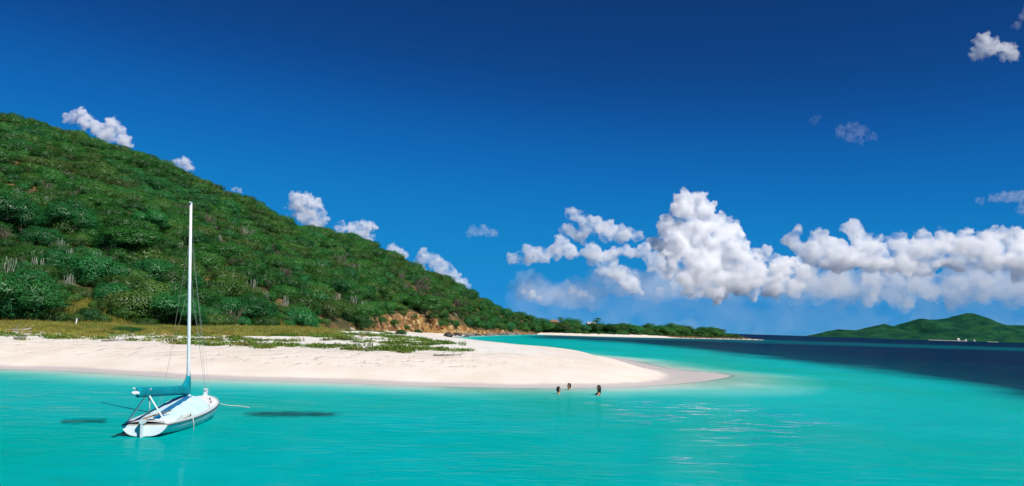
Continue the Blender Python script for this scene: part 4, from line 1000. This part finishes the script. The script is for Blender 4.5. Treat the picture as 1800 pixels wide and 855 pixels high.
for (x, y) in ((5.6, -.42), (5.6, .42), (1.9, -.78), (5.05, -.60)):
    s_ = x / LB; mb = MB(); mb.tube([(x - .09, y, deckz(s_, y) + .07), (x + .09, y, deckz(s_, y) + .07)], .014, 6); mb.box((x, y, deckz(s_, y) + .03), (.05, .03, .07)); mb.build('cleat', M_METAL, boat)
mb = MB(); mb.tube([(1.55, -.95, .40), (1.55, -.99, .2), (1.56, -.99, -.15)], .012, 5); mb.build('hanging_rope', M_ROPE, boat, True)
mb = MB(); mb.tube([(1.25 + .28 * math.cos(q * 1.1) + .03 * q, -.70 + .12 * math.sin(q * 1.1), deckz(.2, -.7) + .03 + .004 * q) for q in np.linspace(0, 17, 60)], .013, 5); mb.build('coiled_sheet', M_ROPE, boat, True)
bow = boat.matrix_basis @ Vector((LB, 0, .62)); e = ground(438, 717)
mb = MB(); mb.tube([bow.lerp(e, q) - Vector((0, 0, .25 * max(math.sin(math.pi * q), 0) ** 1.2 * (1 - q))) for q in np.linspace(0, 1.05, 16)], .014, 5)
o = mb.build('mooring_line', M_ROPE, None, True); tag(o, 'pale mooring rope slanting from the bow into the water', 'rope')

# ------------------------------------------------------------------ swimmers
def skin_mat(name, c): return simple(name, c, 0.5, 0.3, 0.06, 8.0)
SKIN = [skin_mat('skin_a', (0.42, 0.24, 0.15)), skin_mat('skin_b', (0.36, 0.20, 0.12)), skin_mat('skin_c', (0.40, 0.22, 0.14))]
M_HAIR = simple('dark_hair', (0.018, 0.013, 0.010), 0.5, 0.3, 0.3, 30.0); M_EYE = simple('eye', (0.02, 0.02, 0.02), 0.2, 0.5, 0.05); M_SUIT = simple('dark_swimsuit', (0.02, 0.02, 0.03), 0.6, 0.2, 0.1)
def person(loc, yaw, up, sk, long_hair, lab, reach=0.0):
    """crouching in the water; z=0 of the body is the base of the neck, facing +x"""
    J = {'pelvis': (-.02, 0, -.56, .13, .105), 'waist': (0, 0, -.38, .125, .10), 'chest': (0, 0, -.18, .155, .11), 'neck0': (-.01, 0, -.015, .07, .065), 'neck': (0, 0, .055, .052, .052), 'jaw': (.025, 0, .12, .066, .07), 'head': (.005, 0, .205, .082, .098), 'crown': (-.005, 0, .275, .055, .065)}
    E = [('pelvis', 'waist'), ('waist', 'chest'), ('chest', 'neck0'), ('neck0', 'neck'), ('neck', 'jaw'), ('jaw', 'head'), ('head', 'crown')]
    for sg, nm in ((-1, 'r'), (1, 'l')):
        rc = reach if sg > 0 else 0.15
        J['sh' + nm] = (0, sg * .17, -.075, .058, .055); J['el' + nm] = (.10 + rc * .5, sg * .30, -.30 + rc * .22, .042, .040); J['wr' + nm] = (.30 + rc, sg * .26, -.34 + rc * .42, .030, .028); J['ha' + nm] = (.38 + rc, sg * .25, -.34 + rc * .44, .036, .020)
        J['hi' + nm] = (.02, sg * .10, -.60, .10, .10); J['kn' + nm] = (.40, sg * .15, -.62, .065, .06); J['an' + nm] = (.22, sg * .14, -.98, .042, .04); J['to' + nm] = (.38, sg * .15, -1.02, .04, .028)
        E += [('chest', 'sh' + nm), ('sh' + nm, 'el' + nm), ('el' + nm, 'wr' + nm), ('wr' + nm, 'ha' + nm), ('pelvis', 'hi' + nm), ('hi' + nm, 'kn' + nm), ('kn' + nm, 'an' + nm), ('an' + nm, 'to' + nm)]
        for q in range(5):
            f = 'f%d%s' % (q, nm); x, y, zq = J['ha' + nm][:3]
            if q == 4: J[f] = (x - .02, y - sg * .065, zq, .010, .010)
            else: J[f] = (x + (.075, .085, .08, .06)[q], y + (q - 1.5) * .022, zq - .01, .0085, .0085)
            E.append(('ha' + nm, f))
    keys = list(J); me = bpy.data.meshes.new('person'); me.from_pydata([J[k][:3] for k in keys], [(keys.index(a), keys.index(b)) for a, b in E], [])
    o = bpy.data.objects.new('person', me); COL.objects.link(o); o.modifiers.new('s', 'SKIN'); sv = me.skin_vertices[0].data
    for i_, k in enumerate(keys): sv[i_].radius = J[k][3:5]; sv[i_].use_root = (k == 'pelvis')
    o.modifiers.new('u', 'SUBSURF').levels = 2
    dg = bpy.context.evaluated_depsgraph_get(); m1 = bpy.data.meshes.new_from_object(o.evaluated_get(dg)); o.modifiers.clear(); o.data = m1
    bm = bmesh.new(); bm.from_mesh(m1)
    bmesh.ops.create_cone(bm, segments=6, radius1=.020, radius2=.007, depth=.05, cap_ends=True, matrix=Matrix.Translation((.098, 0, .175)) @ Euler((0, .35, 0)).to_matrix().to_4x4())
    for sg in (-1, 1): bmesh.ops.create_icosphere(bm, subdivisions=1, radius=.026, matrix=Matrix.Translation((0, sg * .082, .18)) @ Matrix.Diagonal((.8, .35, 1.2, 1)))
    bm.to_mesh(m1); bm.free(); m1.polygons.foreach_set('use_smooth', np.ones(len(m1.polygons), dtype=bool))
    m1.materials.clear(); m1.materials.append(sk); o.scale = (1.12, 1.12, 1.12); o.location = Vector(loc) + Vector((0, 0, up)); o.rotation_euler = (0, 0, yaw)
    for sg in (-1, 1):
        b = MB(); b.add(ICO_V * np.array((.006, .012, .008)) + np.array((.092, sg * .034, .205)), ICO_F.tolist()); b.build('eye', M_EYE, o)
    b = MB(); b.add(ICO_V * np.array((.008, .026, .007)) + np.array((.088, 0, .125)), ICO_F.tolist()); b.build('mouth', simple('lips', (.30, .10, .08), .5), o)
    hv = []
    for v in ICO3_V:
        q = Vector(v); r_ = Vector((.105, .096, .118))
        if q.x > .22 and q.z < .50: q = q * 0.76
        p = Vector((q.x * r_.x - .012, q.y * r_.y, q.z * r_.z + .215))
        if q.z < -.1 and q.x < .35: p.z -= (0.34 if long_hair else .05) * min(1, (-q.z - .1) * 1.4); p.x -= .015; p.y *= (1.25 if long_hair else 1)
        hv.append(p)
    mesh_obj('hair', hv, ICO3_F.tolist(), M_HAIR, o, True)
    b = MB(); b.tube([(0, 0, -.34), (0, 0, -.26), (0, 0, -.17)], [.155, .185, .175], 14, False, 0.78); b.build('swimsuit', M_SUIT, o, True)
    tag(o, lab, 'person'); return o
_b = bmesh.new(); bmesh.ops.create_icosphere(_b, subdivisions=3, radius=1.0); _b.verts.index_update()
ICO3_V = [v.co.copy() for v in _b.verts]; ICO3_F = np.array([[v.index for v in f.verts] for f in _b.faces]); _b.free()
person(ground(982, 693), 0.15, 0.05, SKIN[0], False, 'person in the water up to the neck, the one furthest from the long haired bather')
person(ground(1000, 685.5), 3.6, 0.03, SKIN[1], False, 'person with only the head above water, closest to the sand')
person(ground(1052, 695), 3.3, 0.19, SKIN[2], True, 'person with long dark hair, shoulders out of the water, one arm stretched forward', 0.22)
bpy.context.view_layer.update()
